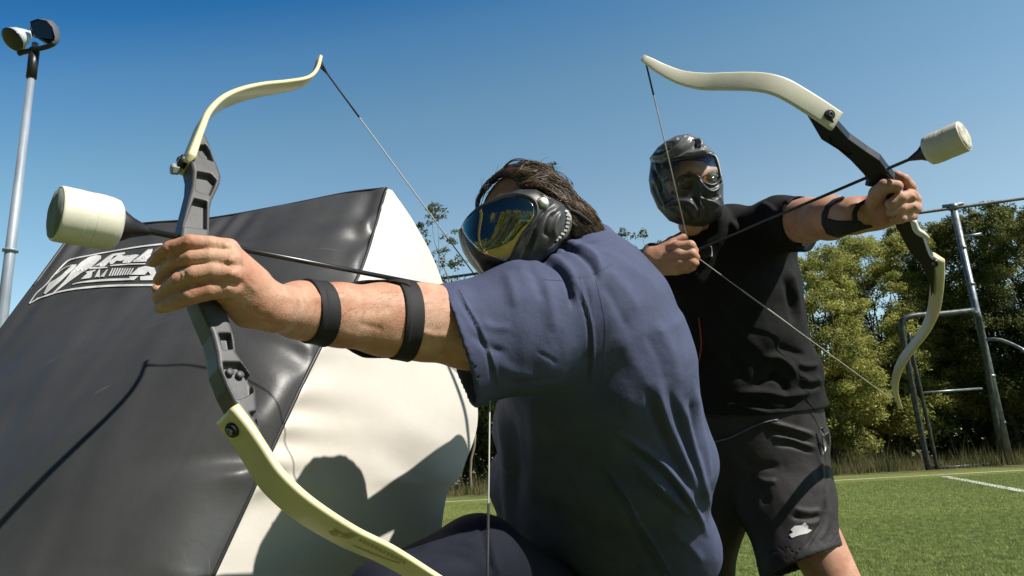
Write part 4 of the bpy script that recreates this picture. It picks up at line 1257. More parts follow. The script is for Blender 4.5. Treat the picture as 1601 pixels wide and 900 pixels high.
# trousers, both legs, down to the ground
kneeF = W(606, 945, 1.04); footF = np.array([kneeF[0]-.02, kneeF[1]+.02, .09])
hipL = W(905, 985, 1.53); kneeB = np.array([hipL[0]+.22, hipL[1]-.02, .075])
def trousers1(p):
    d = cone_sdf(p, hipL, W(748, 884, 1.16), .10, .078)
    d = smin(d, cone_sdf(p, W(748, 884, 1.16), kneeF, .078, .064), .02)
    d = smin(d, cone_sdf(p, kneeF, footF, .064, .06), .02)
    d = smin(d, ell_sdf(p, W(930, 990, 1.52), (EX, EY, EZ), (.17, .12, .14)), .04)
    d = smin(d, cone_sdf(p, W(990, 1000, 1.52), kneeB, .095, .07), .03)
    d = smin(d, cone_sdf(p, kneeB, kneeB+np.array([.12, .38, .0]), .07, .05), .02)
    return np.maximum(d, -p[:, 2]+.02)
ST = [([(650, 862), (700, 845), (750, 850)], 8, .005), ([(640, 880), (700, 868), (740, 880)], 8, -.005), ([(752, 812), (758, 850), (766, 895)], 4, -.006), ([(765, 830), (772, 870), (780, 900)], 4, .005)]
solid('trousers', trousers1, [hipL, kneeF, footF, kneeB, kneeB+np.array([.12, .45, 0])], .15, .006, M_navyd, pA, S=ST)
def shoe(P, fwd, parent, L=.28, m=M_shoe):
    fwd = np.array([fwd[0], fwd[1], 0]); fwd /= np.linalg.norm(fwd)
    P = np.array([P[0], P[1], 0.0])
    def f(p):
        d = cone_sdf(p, P+[0, 0, .055]-fwd*.05, P+[0, 0, .042]+fwd*.16, .048, .038)
        d = smin(d, cone_sdf(p, P+[0, 0, .06]-fwd*.03, P+[0, 0, .11]-fwd*.03, .045, .045), .02)
        return np.maximum(d, -p[:, 2]+.004)
    solid('shoe', f, [P-fwd*.1, P+fwd*.2, P+[0, 0, .15]], .05, .006, m, parent)
shoe(footF, (-.8, -.5), pA)
shoe(kneeB+np.array([.12, .46, 0]), (.2, 1), pA)
# straps of the armguard
def arm_only(p): return chain(p, arm1[:6], .02)
def band_sdf(c0, c1, wid, lift, tiltpx):
    ax = (c1-c0)/np.linalg.norm(c1-c0)
    ax = ax+EY*tiltpx; ax /= np.linalg.norm(ax)
    def f(p):
        return smax(smax(arm_only(p)-lift, np.abs((p-c0) @ ax)-wid/2, .002), -(arm_only(p)+.001), .001)
    return f
c = W(494, 488, .92)
b1_ = solid('strap', band_sdf(c, W(600, 499, .995), .029, .0035, .10), [c], .075, .0016, M_strap, pA, S=[([(506, 445), (512, 485), (502, 525)], 2, .0012), ([(488, 445), (490, 490), (478, 528)], 2, .0012)])
c = W(627, 501, 1.012)
solid('strap', band_sdf(c, W(735, 512, 1.065), .028, .0035, .05), [c], .09, .0016, M_strap, pA, S=[([(616, 445), (622, 500), (612, 552)], 2, .0012), ([(636, 445), (642, 500), (634, 552)], 2, .0012)])
def guard(p):
    a = arm_only(p)
    x, y, d = PJ(p)
    s = prism(p, [(478, 436), (520, 438), (640, 436), (650, 470), (640, 560), (560, 560), (500, 536), (474, 520)])
    return smax(smax(a-.0075, -(a-.002), .002), smax(s, -((p-W(560, 495, .972)) @ (-EZ))+.012, .003), .003)
solid('arm_guard', guard, [W(470, 490, .92), W(650, 500, 1.03)], .09, .0024, M_strap, pA)

# mask with mirrored lens
mk_c = W(812, 362, 1.19)
MO = [(719, 357), (731, 338), (755, 321), (789, 303), (811, 296), (838, 296), (860, 308), (880, 318), (892, 329), (895, 346), (890, 364), (879, 379), (866, 393), (855, 403), (842, 414), (826, 426), (800, 436), (770, 442), (752, 424), (732, 394), (720, 368)]
def mask1(p):
    e = ell_sdf(p, mk_c, (EX, EY, EZ), (.104, .096, .118))
    e = smin(e, ell_sdf(p, W(775, 400, 1.15), (EX, EY, EZ), (.052, .042, .075)), .03)
    d = smax(e, prism(p, MO), .008)
    return smax(d, -half(p, W(812, 362, 1.30), -EZ)*-1, .01)
LP = [(722, 352), (740, 333), (764, 318), (789, 308), (811, 306), (827, 311), (836, 322), (836, 337), (828, 351), (815, 366), (806, 384), (797, 402), (789, 410), (768, 402), (748, 392), (733, 376), (724, 362)]
SM = [([(722, 352), (740, 333), (764, 318), (789, 307), (811, 304), (829, 310), (839, 322), (838, 339), (829, 354), (817, 369), (808, 388), (797, 408)], 2.2, .0042),
      ([(870, 316), (852, 330), (838, 352), (826, 380), (815, 405)], 3.0, -.0042), ([(876, 322), (860, 336), (846, 357), (834, 382), (826, 405)], 3.0, .004),
      ([(866, 330), (856, 345), (852, 362), (858, 370)], 3.2, -.0050), ([(878, 330), (870, 345), (866, 360), (868, 372)], 4, .0045), ([(845, 340), (835, 362), (828, 390)], 2.2, -.0025),
      ([(884, 322), (888, 340), (884, 358), (874, 374), (860, 388)], 2.0, -.0055), ([(890, 330), (891, 346), (887, 362), (876, 378)], 1.8, .0040),
      ([(800, 392), (812, 378), (822, 360), (832, 346)], 2.0, -.0018), ([(845, 303), (856, 311), (866, 312)], 2.2, .003), ([(758, 410), (775, 418), (795, 414)], 5, -.004), ([(752, 418), (775, 430), (800, 424)], 4, .004)]
mask_1 = solid('mask', mask1, [mk_c], .14, .0018, M_mask, pA, S=SM)
def lens1(p):
    e = ell_sdf(p, mk_c, (EX, EY, EZ), (.104, .096, .118))
    e = smin(e, ell_sdf(p, W(775, 400, 1.15), (EX, EY, EZ), (.052, .042, .075)), .03)
    return smax(smax(e-.0016, prism(p, LP), .002), -(e+.004), .001)
solid('lens', lens1, [mk_c], .14, .0016, M_lens, mask_1, it=3)
bpy.context.view_layer.update()
bvm = bvh_of(mask_1)
c, n = hit(bvm, 849, 317)
v, f = lathe_vf(c-n*.002, n, [(0, .0080), (.006, .0078), (.0085, .0060), (.0095, .003), (.0096, 0)], 24)
v2, f2 = lathe_vf(c-n*.002, n, [(0, .0108), (.0025, .0106), (.003, .008)], 24)
multi('button', [(v, f)], M_white2, mask_1); multi('button_rim', [(v2, f2)], M_maskg, mask_1)
st = []
for x, y in [(885, 331), (887.5, 337), (888.5, 343), (888, 349), (886.5, 355), (884, 361), (880, 366.5), (875, 371.5), (870, 375)]:
    c, n = hit(bvm, x, y)
    if c is None: continue
    a = dirpx((x, y), (x+6, y+2)); b = np.cross(n, a)
    st.append(box_vf(c+n*.001, a*.0026, b*.0019, n*.0016))
multi('stud', st, M_stud, mask_1, smooth=False)
rim = [(719, 357, 1.168), (722, 370, 1.165), (731, 390, 1.150), (742, 408, 1.14), (752, 422, 1.13), (762, 437, 1.12)]
tube('nose_rim', WW([(x-1, y, d-.012) for x, y, d in rim]), [.002, .005, .0078, .0078, .006, .003], M_white2, mask_1, seg=10, n=24)
tube('rim_trim', WW([(724, 360, 1.14), (730, 377, 1.13), (742, 398, 1.118), (756, 416, 1.11), (770, 430, 1.11)]), [.0022, .0035, .004, .004, .003], M_rubber, mask_1, seg=10, n=24)
# hair: cap, flick at the neck, and strands laid over it
HO = [(734, 352), (731, 325), (742, 295), (764, 272), (790, 254), (812, 249), (838, 254), (862, 268), (880, 287), (893, 312), (908, 330), (935, 346), (950, 372), (944, 390), (905, 386), (893, 346), (882, 318), (862, 304), (838, 293), (812, 292), (808, 281), (797, 274), (782, 275), (768, 285), (756, 301), (748, 318), (743, 338)]
def hair1(p):
    e = ell_sdf(p, head1c+EY*.004-EX*.004, (EX, EY, EZ), (.104, .108, .104))
    d = smax(e, prism(p, HO, .001), .006)
    fl = cone_sdf(p, W(868, 300, 1.16), W(908, 343, 1.18), .018, .024)
    fl = smin(fl, cone_sdf(p, W(908, 343, 1.18), W(938, 372, 1.195), .024, .012), .01)
    back = smax(ell_sdf(p, head1c, (EX, EY, EZ), (.092, .104, .102)), half(p, head1c, EZ)+.02, .01)
    return smin(smin(d, fl, .014), back, .01)
hair_1 = solid('hair', hair1, [head1c, W(945, 380, 1.2)], .13, .0022, M_hair, pA,
               post=lambda V, N: V+N*(np.array([mnoise.noise(Vector((v[0]*28-v[2]*14, v[1]*28, v[2]*60+v[0]*38)))*.0040 for v in V]))[:, None])
bpy.context.view_layer.update()
bvh_ = bvh_of(hair_1)
def flow(x, y):
    # parting near (806, 276): hair sweeps right and down behind, short strands to the left
    if x > 800:
        a = np.array([1.0, -.30+max(0, (x-815))*.0165+max(0, (y-285))*.004])
    else:
        a = np.array([-1.0, .15+max(0, (800-x))*.022])
    return a/np.linalg.norm(a)
def strands(name, n, m, rad, seg=9, step=6.5, lift=(.0005, .004), sel=None):
    parts = []; tries = 0
    while len(parts) < n and tries < n*6:
        tries += 1
        x, y = random.uniform(728, 948), random.uniform(248, 388)
        q = hit(bvh_, x, y)[0]
        if q is None: continue
        if sel and not sel(x, y): continue
        P = []; l0 = random.uniform(*lift); ang = random.gauss(0, .16); w = random.gauss(0, .05)
        for k in range(seg):
            h, nn = hit(bvh_, x, y, l0*math.sin(math.pi*(k+.3)/(seg+.3))+.0003)
            if h is None: break
            P.append(h)
            f_ = flow(x, y); ca, sa = math.cos(ang+w*k), math.sin(ang+w*k)
            x += step*(f_[0]*ca-f_[1]*sa); y += step*(f_[0]*sa+f_[1]*ca)
        if len(P) >= 4:
            parts.append(tube_vf(P, [rad*.6, rad, rad*.7, rad*.2], 4, cap=False))
    return multi(name, parts, m, hair_1)
strands('dark_strands', 1700, M_hair, .0007)
strands('light_strands', 1500, M_hairl, .0007, lift=(.001, .0050), sel=lambda x, y: x > 800 and y > 254 and random.random() < .35+(x-800)/110)
# wispy flyaways against the sky
fly = []
for i in range(70):
    a = random.uniform(3.3, 6.1); cx, cy = 822+math.cos(a)*random.uniform(58, 70), 318+math.sin(a)*random.uniform(48, 60)
    P = []; th = a+math.pi/2+random.gauss(0, .4)
    for k in range(6):
        P.append(W(cx, cy, 1.20+random.uniform(-.0005, .0005))); cx += 6*math.cos(th); cy += 6*math.sin(th); th += random.uniform(.02, .2)
    fly.append(tube_vf(P, [.0004, .0002], 3, cap=False))
for (pa, b_) in (([(783, 276), (788, 262), (800, 251), (815, 249), (832, 254)], 14), ([(862, 262), (884, 276), (892, 296), (888, 306)], 2), ([(880, 270), (897, 285), (897, 300)], 1)):
    for i in range(b_):
        j = random.uniform(-3, 3)
        fly.append(tube_vf(spline(WW([(x+random.uniform(-1.5, 1.5), y+j*.6, 1.19) for x, y in pa]), 10), [.0003, .0005, .0002], 3, cap=False))
multi('flyaway_hair', fly, M_hair, hair_1)
# strap of the goggles across the back of the hair
tube('goggle_strap', [hit(bvh_, x, y, .003)[0] for x, y in ((868, 282), (880, 302), (888, 325)) if hit(bvh_, x, y)[0] is not None]+[W(905, 335, 1.13), W(924, 349, 1.15)], [.002, .004, .0045, .003], M_strap, mask_1, seg=8, n=20)

# ---------------------------------------------------------------- standing archer
G2d = PJ(G2)[2]
h2 = G2d-.02
pB = thing('person', (float(W(1200, 800, 2.1)[0]), float(W(1200, 800, 2.1)[1]), 0), 'person standing in a black shirt, dark shorts and full-face visor mask, drawing the right bow', 'person')
armB = [(1220, 348, 2.00, 34), (1262, 344, 1.86, 33), (1298, 340, 1.74, 33), (1335, 337, 1.64, 27), (1366, 334, h2+.05, 24)]
armR = [(1060, 412, 2.14, 34), (1000, 432, 2.16, 30), (958, 446, 2.14, 28), (975, 425, 2.08, 25), (1000, 413, 2.0, 20), (1022, 405, 1.95, 21)]
fingB = [
 [(1366, 318, h2+.01, 13), (1372, 302, h2-.015, 12.5), (1384, 291, h2-.04, 11.5), (1402, 291, h2-.05, 9.5)],
 [(1424, 305, h2+.02, 11), (1422, 292, h2, 9), (1413, 280, h2-.005, 8), (1401, 273, h2+.005, 7)],
 [(1430, 312, h2+.01, 10), (1424, 305, h2-.03, 9.2), (1408, 309, h2-.045, 9.2), (1392, 318, h2-.045, 7.8)],
 [(1431, 325, h2+.01, 10), (1424, 322, h2-.03, 9), (1408, 325, h2-.042, 8.6), (1393, 331, h2-.042, 7.4)],
 [(1426, 337, h2+.01, 9), (1420, 337, h2-.02, 8.6), (1408, 341, h2-.034, 8.2), (1399, 344, h2-.034, 7.2)]]
fingR = [
 [(1038, 388, 1.935, 10), (1060, 386, 1.905, 9.5), (1079, 384, 1.89, 8.5), (1086, 392, 1.90, 6.5)],
 [(1038, 400, 1.93, 11), (1062, 398, 1.895, 9.8), (1081, 397, 1.885, 8.5), (1088, 402, 1.90, 6.5)],
 [(1038, 412, 1.93, 11), (1061, 410, 1.895, 9.5), (1080, 409, 1.885, 8.2), (1087, 411, 1.90, 6.3)],
 [(1036, 421, 1.935, 10), (1058, 421, 1.905, 8.8), (1075, 419, 1.895, 7.8), (1083, 418, 1.91, 6)],
 [(1030, 395, 1.93, 11), (1050, 378, 1.93, 8.5), (1068, 371, 1.93, 7.5)]]
headB = W(1072, 290, 2.07)
kneeR = W(1330, 955, 1.93); ankR = np.array([kneeR[0]-.05, kneeR[1]+.06, .09])
hipR = W(1210, 720, 2.12); hipLb = W(1135, 720, 2.16)
kneeL2 = W(1085, 930, 2.22); ankL = np.array([kneeL2[0]-.12, kneeL2[1]+.30, .09])
def body2(p):
    d = chain(p, armB, .02)
    m_ = chain(p, [(1366, 334, h2+.05, 24), (1384, 332, h2+.02, 21), (1410, 322, h2+.025, 19), (1424, 315, h2+.02, 13)], .015)
    m_ = smin(m_, chain(p, [(1372, 318, h2+.03, 18), (1372, 340, h2+.035, 17)], .01), .012)
    d = smin(d, m_, .015)
    fs = None
    for f_ in fingB:
        g_ = chain(p, f_, .004); fs = g_ if fs is None else smin(fs, g_, .0016)
    d = smin(d, fs, .006)
    r = chain(p, armR, .02)
    r = smin(r, chain(p, [(1022, 405, 1.95, 21), (1040, 404, 1.945, 23)], .01), .01)
    fs = None
    for f_ in fingR:
        g_ = chain(p, f_, .004); fs = g_ if fs is None else smin(fs, g_, .0016)
    r = smin(r, fs, .007)
    e = ell_sdf(p, headB, (EX, EY, EZ), (.078, .108, .095))
    # nose, brow, chin
    e = smin(e, cone_sdf(p, headB+EZ*.086+EX*.025+EY*.012, headB+EZ*.102+EX*.03-EY*.028, .009, .013), .012)
    e = smin(e, cone_sdf(p, headB+EZ*.078-EX*.03+EY*.022, headB+EZ*.078+EX*.062+EY*.030, .012, .012), .02)
    e = smin(e, ell_sdf(p, W(1080, 352, 2.0), (EX, EY, EZ), (.035, .03, .03)), .03)
    for s in (-.012, .055):
        e = smax(e, -ell_sdf(p, headB+EZ*.094+EX*s+EY*.006, (EX, EY, EZ), (.018, .011, .012)), .008)
    e = smin(e, cone_sdf(p, W(1095, 335, 2.08), W(1145, 372, 2.11), .055, .062), .02)
    t = loft(p, [(1150, 385, 2.12, 75, .08), (1160, 520, 2.12, 78, .09), (1180, 680, 2.13, 80, .09)], .03)
    t = smin(t, smin(cone_sdf(p, W(1150, 385, 2.12), W(1220, 350, 2.0), .07, .06), cone_sdf(p, W(1150, 385, 2.12), W(1065, 410, 2.13), .07, .06), .02), .03)
    lg = smin(cone_sdf(p, hipR, kneeR, .095, .062), cone_sdf(p, kneeR, ankR, .060, .040), .02)
    lg = smin(lg, smin(cone_sdf(p, hipLb, kneeL2, .095, .062), cone_sdf(p, kneeL2, ankL, .060, .040), .02), .02)
    lg = smin(lg, cone_sdf(p, W(1180, 680, 2.13), W(1175, 720, 2.14), .12, .12), .04)
    e = smin(smin(e, t, .03), lg, .03)
    return smin(smin(e, d, .015), r, .012)
SB = [([(1418, 292), (1424, 300)], 2.5, .002), ([(1426, 304), (1432, 312)], 3, .003), ([(1429, 320), (1434, 326)], 3, .0025), ([(1362, 300), (1370, 310), (1376, 330)], 5, -.002),
      ([(1300, 360), (1330, 352), (1350, 348)], 6, -.002), ([(1262, 330), (1290, 322), (1320, 322)], 8, .002), ([(1355, 345), (1372, 350), (1390, 350)], 4, .002)]
body_2 = solid('body', body2, [W(1430, 290, h2), W(1360, 350, h2), W(958, 446, 2.14), headB+EY*.05, W(1215, 348, 2.0), kneeR, ankR, kneeL2, ankL, W(1080, 352, 1.95), W(1090, 400, 1.88)], .08, .0032, M_skin2, pB, S=SB)
# black shirt
slB = pxplane(W(1249, 306, 1.90), W(1246, 360, 1.88), W(1290, 392, 1.93), W(1400, 330, 1.5))
slP = W(1250, 345, 1.90); slN = W(1298, 340, 1.74)-W(1220, 348, 2.0); slN = slN/np.linalg.norm(slN)+EX*.45; slN /= np.linalg.norm(slN)
def shirt2(p):
    t = loft(p, [(1143, 352, 2.11, 36, .062), (1150, 385, 2.12, 92, .105), (1150, 450, 2.12, 97, .12), (1156, 520, 2.12, 98, .125), (1168, 590, 2.13, 110, .125), (1180, 660, 2.13, 114, .13), (1180, 720, 2.13, 116, .13)], .03)
    s = cone_sdf(p, W(1160, 378, 2.11), W(1216, 350, 1.995), .086, .078)
    s2 = cone_sdf(p, W(1212, 350, 2.03), W(1262, 346, 1.87), .074, .071)
    s2 = smin(s2, cone_sdf(p, W(1232, 368, 2.0), W(1280, 374, 1.87), .045, .036), .02)
    s2 = smax(s2, half(p, slP, slN), .004)
    l = cone_sdf(p, W(1110, 388, 2.12), W(1055, 412, 2.15), .075, .072)
    l = smin(l, cone_sdf(p, W(1055, 412, 2.15), W(985, 440, 2.18), .072, .062), .03)
    t = smin(smin(t, smin(s, s2, .02), .02), l, .03)
    t = np.maximum(t, -smax(cone_sdf(p, W(1246, 347, 1.93), W(1300, 344, 1.76), .066, .066), -half(p, slP-slN*.022, slN), .004))
    c = ellcap(p, W(1120, 358, 2.09), W(1112, 342, 2.08), .060, .06, .052, .055)
    t = smin(t, c, .012)
    hem = half(p, W(1200, 643, 2.05), -R[:, 1]*.998+EX*.045)
    t = smax(t, hem, .006)
    return t
S2 = [([(1190, 318), (1205, 325), (1215, 335)], 4, .007), ([(1180, 328), (1195, 335), (1200, 350)], 4, -.006), ([(1225, 314), (1240, 318), (1246, 330)], 3, .005), ([(1140, 345), (1150, 355), (1160, 372)], 5, .006), ([(1150, 342), (1164, 352), (1175, 370)], 4, -.006),
      ([(1235, 420), (1245, 460), (1250, 500)], 5, .008), ([(1225, 430), (1236, 470), (1240, 505)], 5, -.007),
      ([(1190, 560), (1215, 558), (1235, 572), (1245, 590)], 6, .012), ([(1200, 585), (1225, 600), (1230, 618)], 6, -.010), ([(1150, 615), (1190, 612), (1230, 618), (1270, 612)], 6, .012), ([(1160, 630), (1200, 632), (1240, 636)], 4, -.008),
      ([(1180, 605), (1205, 590), (1215, 575)], 5, -.009), ([(1245, 568), (1262, 572), (1280, 570)], 5, .009), ([(1250, 590), (1268, 595), (1284, 590)], 6, .008), ([(1250, 604), (1270, 606), (1284, 602)], 4, -.008),
      ([(1130, 638), (1150, 630), (1180, 640), (1210, 645)], 4, .008), ([(1215, 540), (1240, 550), (1262, 556)], 5, -.006), ([(1120, 480), (1160, 520), (1200, 560)], 8, .004), ([(1105, 510), (1140, 560), (1170, 600)], 8, -.005)]
shirt_2 = solid('shirt', shirt2, [W(1230, 340, 1.95), W(1290, 390, 1.85), W(985, 440, 2.18), W(1190, 700, 2.13), W(1060, 660, 2.13), W(1120, 345, 2.1)], .14, .0045, M_blackc, pB, S=S2, post=cloth_noise(.004, 13, 5))
# shorts
hemA = pxplane(W(1196, 905, 1.98), W(1240, 882, 1.92), W(1316, 858, 2.0), W(1300, 1000, 2.0))
def shorts2(p):
    d = loft(p, [(1180, 640, 2.13, 104, .125), (1190, 690, 2.13, 102, .13)], .03)
    a = loft(p, [(1206, 700, 2.12, 88, .115), (1226, 780, 2.07, 75, .105), (1254, 880, 1.99, 64, .10), (1266, 930, 1.96, 62, .10)], .03)
    b = loft(p, [(1145, 700, 2.15, 62, .11), (1112, 800, 2.18, 52, .10), (1092, 895, 2.21, 50, .09), (1088, 930, 2.22, 50, .09)], .03)
    cav = smax(a+.006, -(half(p, *hemA)+.05), .004)
    a = np.maximum(smax(a, half(p, *hemA), .004), -cav)
    return smin(smin(d, a, .02), b, .02)
S3 = [([(1200, 660), (1235, 668), (1275, 682)], 3.5, .009), ([(1195, 670), (1230, 680), (1270, 694)], 3, -.008), ([(1205, 682), (1240, 686), (1275, 700)], 3.5, .007), ([(1210, 694), (1240, 697), (1272, 708)], 3, -.006),
      ([(1278, 700), (1286, 740), (1290, 780), (1288, 820)], 3, .004), ([(1284, 690), (1291, 730), (1294, 770)], 2.5, -.004), ([(1240, 795), (1262, 800), (1285, 798)], 4, .005), ([(1235, 805), (1258, 812), (1282, 806)], 4, -.005),
      ([(1250, 815), (1270, 818), (1286, 812)], 4, .004), ([(1290, 780), (1286, 810), (1270, 840), (1258, 858)], 3.2, -.007), ([(1298, 790), (1294, 820), (1282, 845)], 4, .004), ([(1180, 745), (1195, 752), (1215, 752)], 4, .006), ([(1170, 740), (1190, 762), (1200, 790)], 7, -.006), ([(1155, 720), (1190, 730), (1220, 728)], 7, -.007)]
shorts_2 = solid('shorts', shorts2, [W(1190, 640, 2.13), W(1090, 930, 2.2), W(1270, 930, 1.98), W(1190, 700, 2.1)], .15, .0045, M_short, pB, S=S3, post=cloth_noise(.003, 15, 9))
shoe(ankR, (.5, -.8), pB); shoe(ankL, (-.3, -.9), pB)
# arm guard, wristband
def armB_only(p): return chain(p, armB, .02)
def guardB(p):
    a = armB_only(p)
    s = prism(p, [(1287, 340), (1310, 345), (1345, 345), (1352, 352), (1372, 352), (1362, 356), (1340, 362), (1310, 372), (1292, 366), (1285, 352)])
    return smax(smax(a-.006, s, .003), -a, .002)
solid('arm_guard', guardB, [W(1290, 345, 1.7), W(1366, 345, 1.6)], .08, .0026, M_strap, pB)
def strapB(poly):
    def f(p):
        a = armB_only(p)
        return smax(smax(a-.0045, prism(p, poly), .002), -a, .002)
    return f
solid('strap', strapB([(1284, 352), (1284, 335), (1290, 321), (1302, 311), (1318, 306), (1322, 309), (1306, 316), (1296, 326), (1291, 342), (1291, 356)]), [W(1290, 345, 1.7), W(1320, 320, 1.7)], .08, .0024, M_strap, pB)
solid('strap', strapB([(1332, 348), (1332, 332), (1338, 319), (1354, 310), (1357, 314), (1345, 323), (1340, 333), (1342, 348)]), [W(1340, 335, 1.62)], .07, .0024, M_strap, pB)
rb = []
for k in range(25):
    a = 2*math.pi*k/24
    c0_, c1_ = W(1004, 411, 1.99), W(1022, 405, 1.95); ax = (c1_-c0_)/np.linalg.norm(c1_-c0_)
    u_ = EY-ax*(EY @ ax); u_ /= np.linalg.norm(u_); v_ = np.cross(ax, u_)
    rb.append(W(1023, 405, 1.949)+(u_*math.cos(a)+v_*math.sin(a))*.0415)
multi('wristband', [tube_vf(rb, .0058, 8, cap=False)], M_strap, pB)

# mask and helmet
HB = [(1016, 246), (1028, 231), (1040, 223), (1057, 214), (1076, 211), (1094, 218), (1108, 232), (1118, 240), (1124, 256), (1128, 276), (1131, 288), (1131, 313), (1127, 338), (1117, 354), (1098, 358), (1064, 352), (1046, 345), (1028, 325), (1017, 300), (1014, 281), (1017, 257)]
VO = [(1044, 251), (1075, 246), (1108, 240), (1117, 244), (1122, 257), (1127, 276), (1122, 287), (1112, 290), (1100, 284), (1091, 274), (1085, 290), (1076, 304), (1060, 311), (1045, 303), (1036, 280), (1037, 257)]
VOc = [(x+16, y) if x > 1115 and y < 288 else (x, y) for x, y in VO]
def headshell(p, k=0.0):
    e = ell_sdf(p, W(1073, 284, 2.05), (EX, EY, EZ), (.118+k, .142+k, .135+k))
    return smin(e, ell_sdf(p, W(1088, 325, 1.97), (EX, EY, EZ), (.070+k, .050+k, .062+k)), .03)
def mask2(p):
    d = smax(headshell(p), prism(p, HB), .008)
    cut = smax(prism(p, VOc, -.002), -half(p, headB+EZ*.070, EZ), .003)
    return np.maximum(d, -cut)
S4 = [([(1040, 322), (1056, 316), (1076, 316), (1088, 324), (1094, 340)], 3.5, .012), ([(1030, 300), (1040, 318), (1052, 330), (1070, 345)], 4, .008), ([(1066, 320), (1078, 335), (1082, 350)], 2.2, -.008),
      ([(1092, 278), (1100, 292), (1112, 300), (1126, 290)], 3, .010), ([(1096, 302), (1108, 308), (1124, 306)], 2.5, -.009), ([(1100, 312), (1114, 316), (1124, 322)], 3, .007), ([(1096, 310), (1104, 325), (1108, 345)], 3, -.006),
      ([(1022, 262), (1030, 285), (1034, 300)], 3, -.010), ([(1018, 285), (1026, 305), (1040, 325)], 3, -.008), ([(1026, 250), (1028, 270), (1024, 290)], 3, .006), ([(1085, 300), (1090, 320), (1096, 345)], 4, -.012), ([(1122, 300), (1128, 320), (1122, 345)], 2.5, .006)]
mask_2 = solid('mask', mask2, [W(1073, 284, 2.05)], .17, .0026, M_mask, pB, S=S4)
def visor2(p):
    e = headshell(p, .001)
    return smax(smax(smax(e, prism(p, VO, .003), .003), -(e+.003), .001), -half(p, headB+EZ*.02, EZ), .002)
solid('visor', visor2, [W(1073, 284, 2.05)], .17, .0024, M_visor, mask_2, it=3)
bpy.context.view_layer.update()
def shell_hit(x, y, k=0.0):
    r_ = ray(x, y); r_ = r_/np.linalg.norm(r_); t = np.linspace(1.6, 2.3, 500)
    v = headshell(C0+r_*t[:, None], k); i = np.argmax(v < 0)
    return C0+r_*t[i if v[i] < 0 else 250]
fr_ = [shell_hit(x, y, .002) for x, y in [(1036, 262), (1040, 253), (1075, 246), (1108, 240), (1117, 244), (1122, 257), (1126, 276), (1121, 286), (1112, 289), (1100, 284), (1091, 275)]]
tube('visor_frame', fr_, [.0035, .004, .004, .0045, .0045, .004, .004, .004, .003, .003], M_mask, mask_2, seg=10, n=50)
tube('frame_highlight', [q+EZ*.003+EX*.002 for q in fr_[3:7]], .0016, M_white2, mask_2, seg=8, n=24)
def helmet2(p):
    d = smax(headshell(p, .006), prism(p, [(1015, 247), (1022, 238), (1029, 229), (1040, 221), (1057, 212), (1076, 209), (1096, 217), (1109, 231), (1114, 239), (1085, 242), (1060, 246), (1044, 250), (1036, 256), (1018, 254)]), .006)
    return np.maximum(d, -half(p, headB-EZ*.01, -EZ)*-1)
S5 = [([(1040, 245), (1058, 232), (1068, 220), (1078, 212)], 3, .012), ([(1048, 246), (1066, 236), (1080, 226), (1090, 216)], 3, -.008), ([(1086, 232), (1088, 224), (1084, 216)], 2.2, -.012), ([(1092, 232), (1096, 226), (1090, 217)], 3, .010),
      ([(1020, 240), (1036, 236), (1050, 228)], 3, -.012), ([(1018, 248), (1034, 246), (1050, 242)], 2.5, .010), ([(1040, 226), (1054, 222), (1062, 216)], 3.5, .009), ([(1070, 242), (1088, 238), (1106, 234)], 3, .008)]
solid('helmet', helmet2, [W(1065, 240, 2.05)], .17, .0026, M_maskg, pB, S=S5)
# spectacles, eyes and brows behind the visor
ey = headB+EZ*.083+EY*.004
M_eye = mat('eye_white', (.34, .29, .26), .4); M_iris = mat('iris', (.03, .025, .02), .2)
M_spec = glass_material(); M_spec.name = 'tinted_spectacles'
M_spec.node_tree.nodes['Transparent BSDF'].inputs[0].default_value = (.56, .46, .30, 1)
for s, lab in ((-.012, 0), (.055, 1)):
    c = ey+EX*s
    v, f = lathe_vf(c-EZ*.010, EZ, [(0, .0001), (.001, .005), (.003, .0068), (.006, .0060), (.0075, .003), (.008, 0)], 20)
    e_ = multi('eye', [(v, f)], M_eye, body_2)
    v, f = lathe_vf(c-EZ*.0025-EY*.001, EZ, [(0, .0044), (.0012, .0038), (.0016, 0)], 16)
    multi('iris', [(v, f)], M_iris, e_)
    b = [c+EY*.020+EX*q+EZ*(.012-abs(q)*.25)+EY*(-q*q*12) for q in np.linspace(-.022, .022, 8)]
    multi('eyebrow', [tube_vf(b, [.0015, .0032, .0015], 6)], M_hair, body_2)
sp = []
spec = thing('x', headB, None, None) if False else None
ring = lambda c, rx, ry: [c+EX*rx*math.cos(a)+EY*ry*math.sin(a) for a in np.linspace(0, 2*math.pi, 25)]
lz = headB+EZ*.108-EY*.004
fr3 = []
for s in (-.024, .044):
    fr3.append(tube_vf(ring(lz+EX*s, .029, .021), .0016, 6, cap=False))
fr3.append(tube_vf([lz+EX*.005+EY*.004, lz+EX*.015+EY*.004], .0018, 6))
fr3.append(tube_vf([lz-EX*.053+EY*.006, lz-EX*.072-EZ*.03+EY*.01, lz-EX*.075-EZ*.08+EY*.012], .0018, 6))
sg = multi('spectacles', fr3, M_mask, pB)
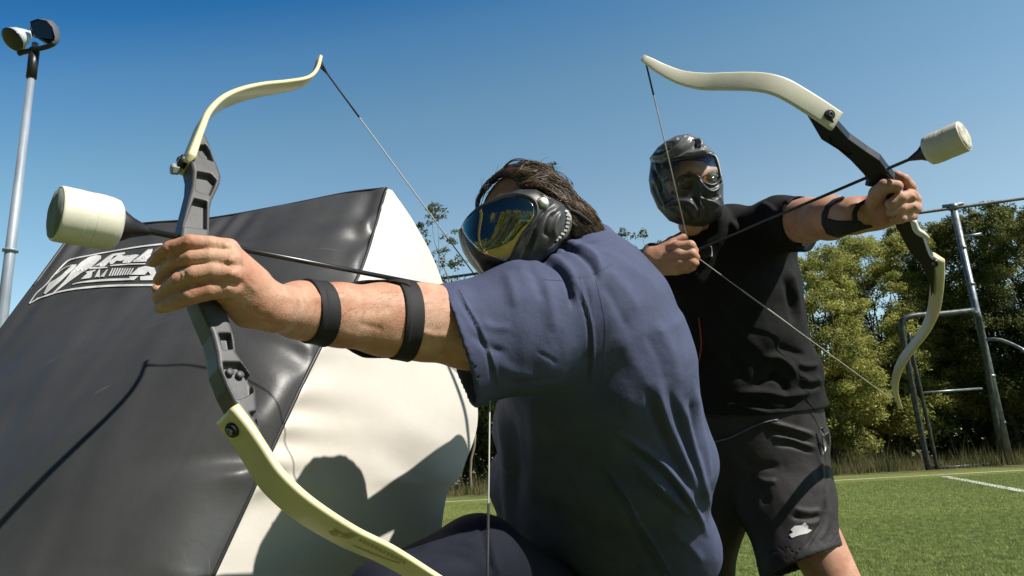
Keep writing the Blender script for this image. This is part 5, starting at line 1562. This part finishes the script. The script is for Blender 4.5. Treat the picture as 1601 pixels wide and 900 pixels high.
for s in (-.024, .044):
    c = lz+EX*s; r_ = ring(c, .028, .020)[:-1]
    V = r_+[q+EZ*.001 for q in r_]; n_ = len(r_)
    multi('spectacle_lens', [(V, [tuple(range(n_))[::-1], tuple(range(n_, 2*n_))]+[(i, (i+1) % n_, n_+(i+1) % n_, n_+i) for i in range(n_)])], M_spec, sg)
hairB = lambda p: smax(ell_sdf(p, headB+EY*.004, (EX, EY, EZ), (.086, .115, .102)), -half(p, headB+EY*.055+EZ*.05, EY*.9+EZ*-.15), .005)
solid('hair', hairB, [headB], .12, .004, M_hair, pB)
# small things worn: print on the shorts, zip pull, red lanyard
bpy.context.view_layer.update()
decal('shorts_emblem', [[(1236, 828), (1242, 822), (1252, 821), (1258, 817), (1264, 822), (1262, 826), (1269, 829), (1262, 834), (1248, 837), (1238, 841), (1234, 836), (1240, 832)]], shorts_2, M_print, shorts_2, lift=.002)
bs2 = bvh_of(shirt_2)
q = [hit(bs2, x, y, .004)[0] for x, y in [(1093, 496), (1096, 520), (1097, 540), (1094, 560), (1089, 574)]]
q = [a for a in q if a is not None]
if len(q) > 2: tube('lanyard', q, .0022, mat('red_cord', (.35, .03, .02), .6), pB, n=20)
q = [hit(bs2, x, y, .003)[0] for x, y in [(1108, 384), (1112, 386), (1113, 396), (1112, 402)]]
q = [a for a in q if a is not None]
if len(q) > 2: tube('zip_pull', q, [.001, .001, .0035], M_stud, pB, n=12)
bh2 = bvh_of(shorts_2)
q = [hit(bh2, x, y, .004)[0] for x, y in [(1118, 690), (1140, 684), (1165, 672), (1190, 661), (1215, 656)]]
q = [a for a in q if a is not None]
if len(q) > 2: tube('hem_light_edge', q, .0022, M_maskg, pB, n=20)  # light edge of the shirt hem, modelled as a thin grey tube
mp = []
for P in ([(1280, 672), (1287, 668), (1290, 684)], [(1286, 684), (1296, 676), (1297, 694), (1290, 706)], [(1281, 690), (1290, 700), (1288, 712)]):
    a = [W(x, y, 2.02) for x, y in P]; c_ = np.mean(a, 0)
    V = a+[v-EZ*.006 for v in a]; n_ = len(a)
    mp.append((V, [tuple(range(n_)), tuple(range(n_, 2*n_))[::-1]]+[(i, (i+1) % n_, n_+(i+1) % n_, n_+i) for i in range(n_)]))
multi('cloth_flap', mp, M_maskg, pB)
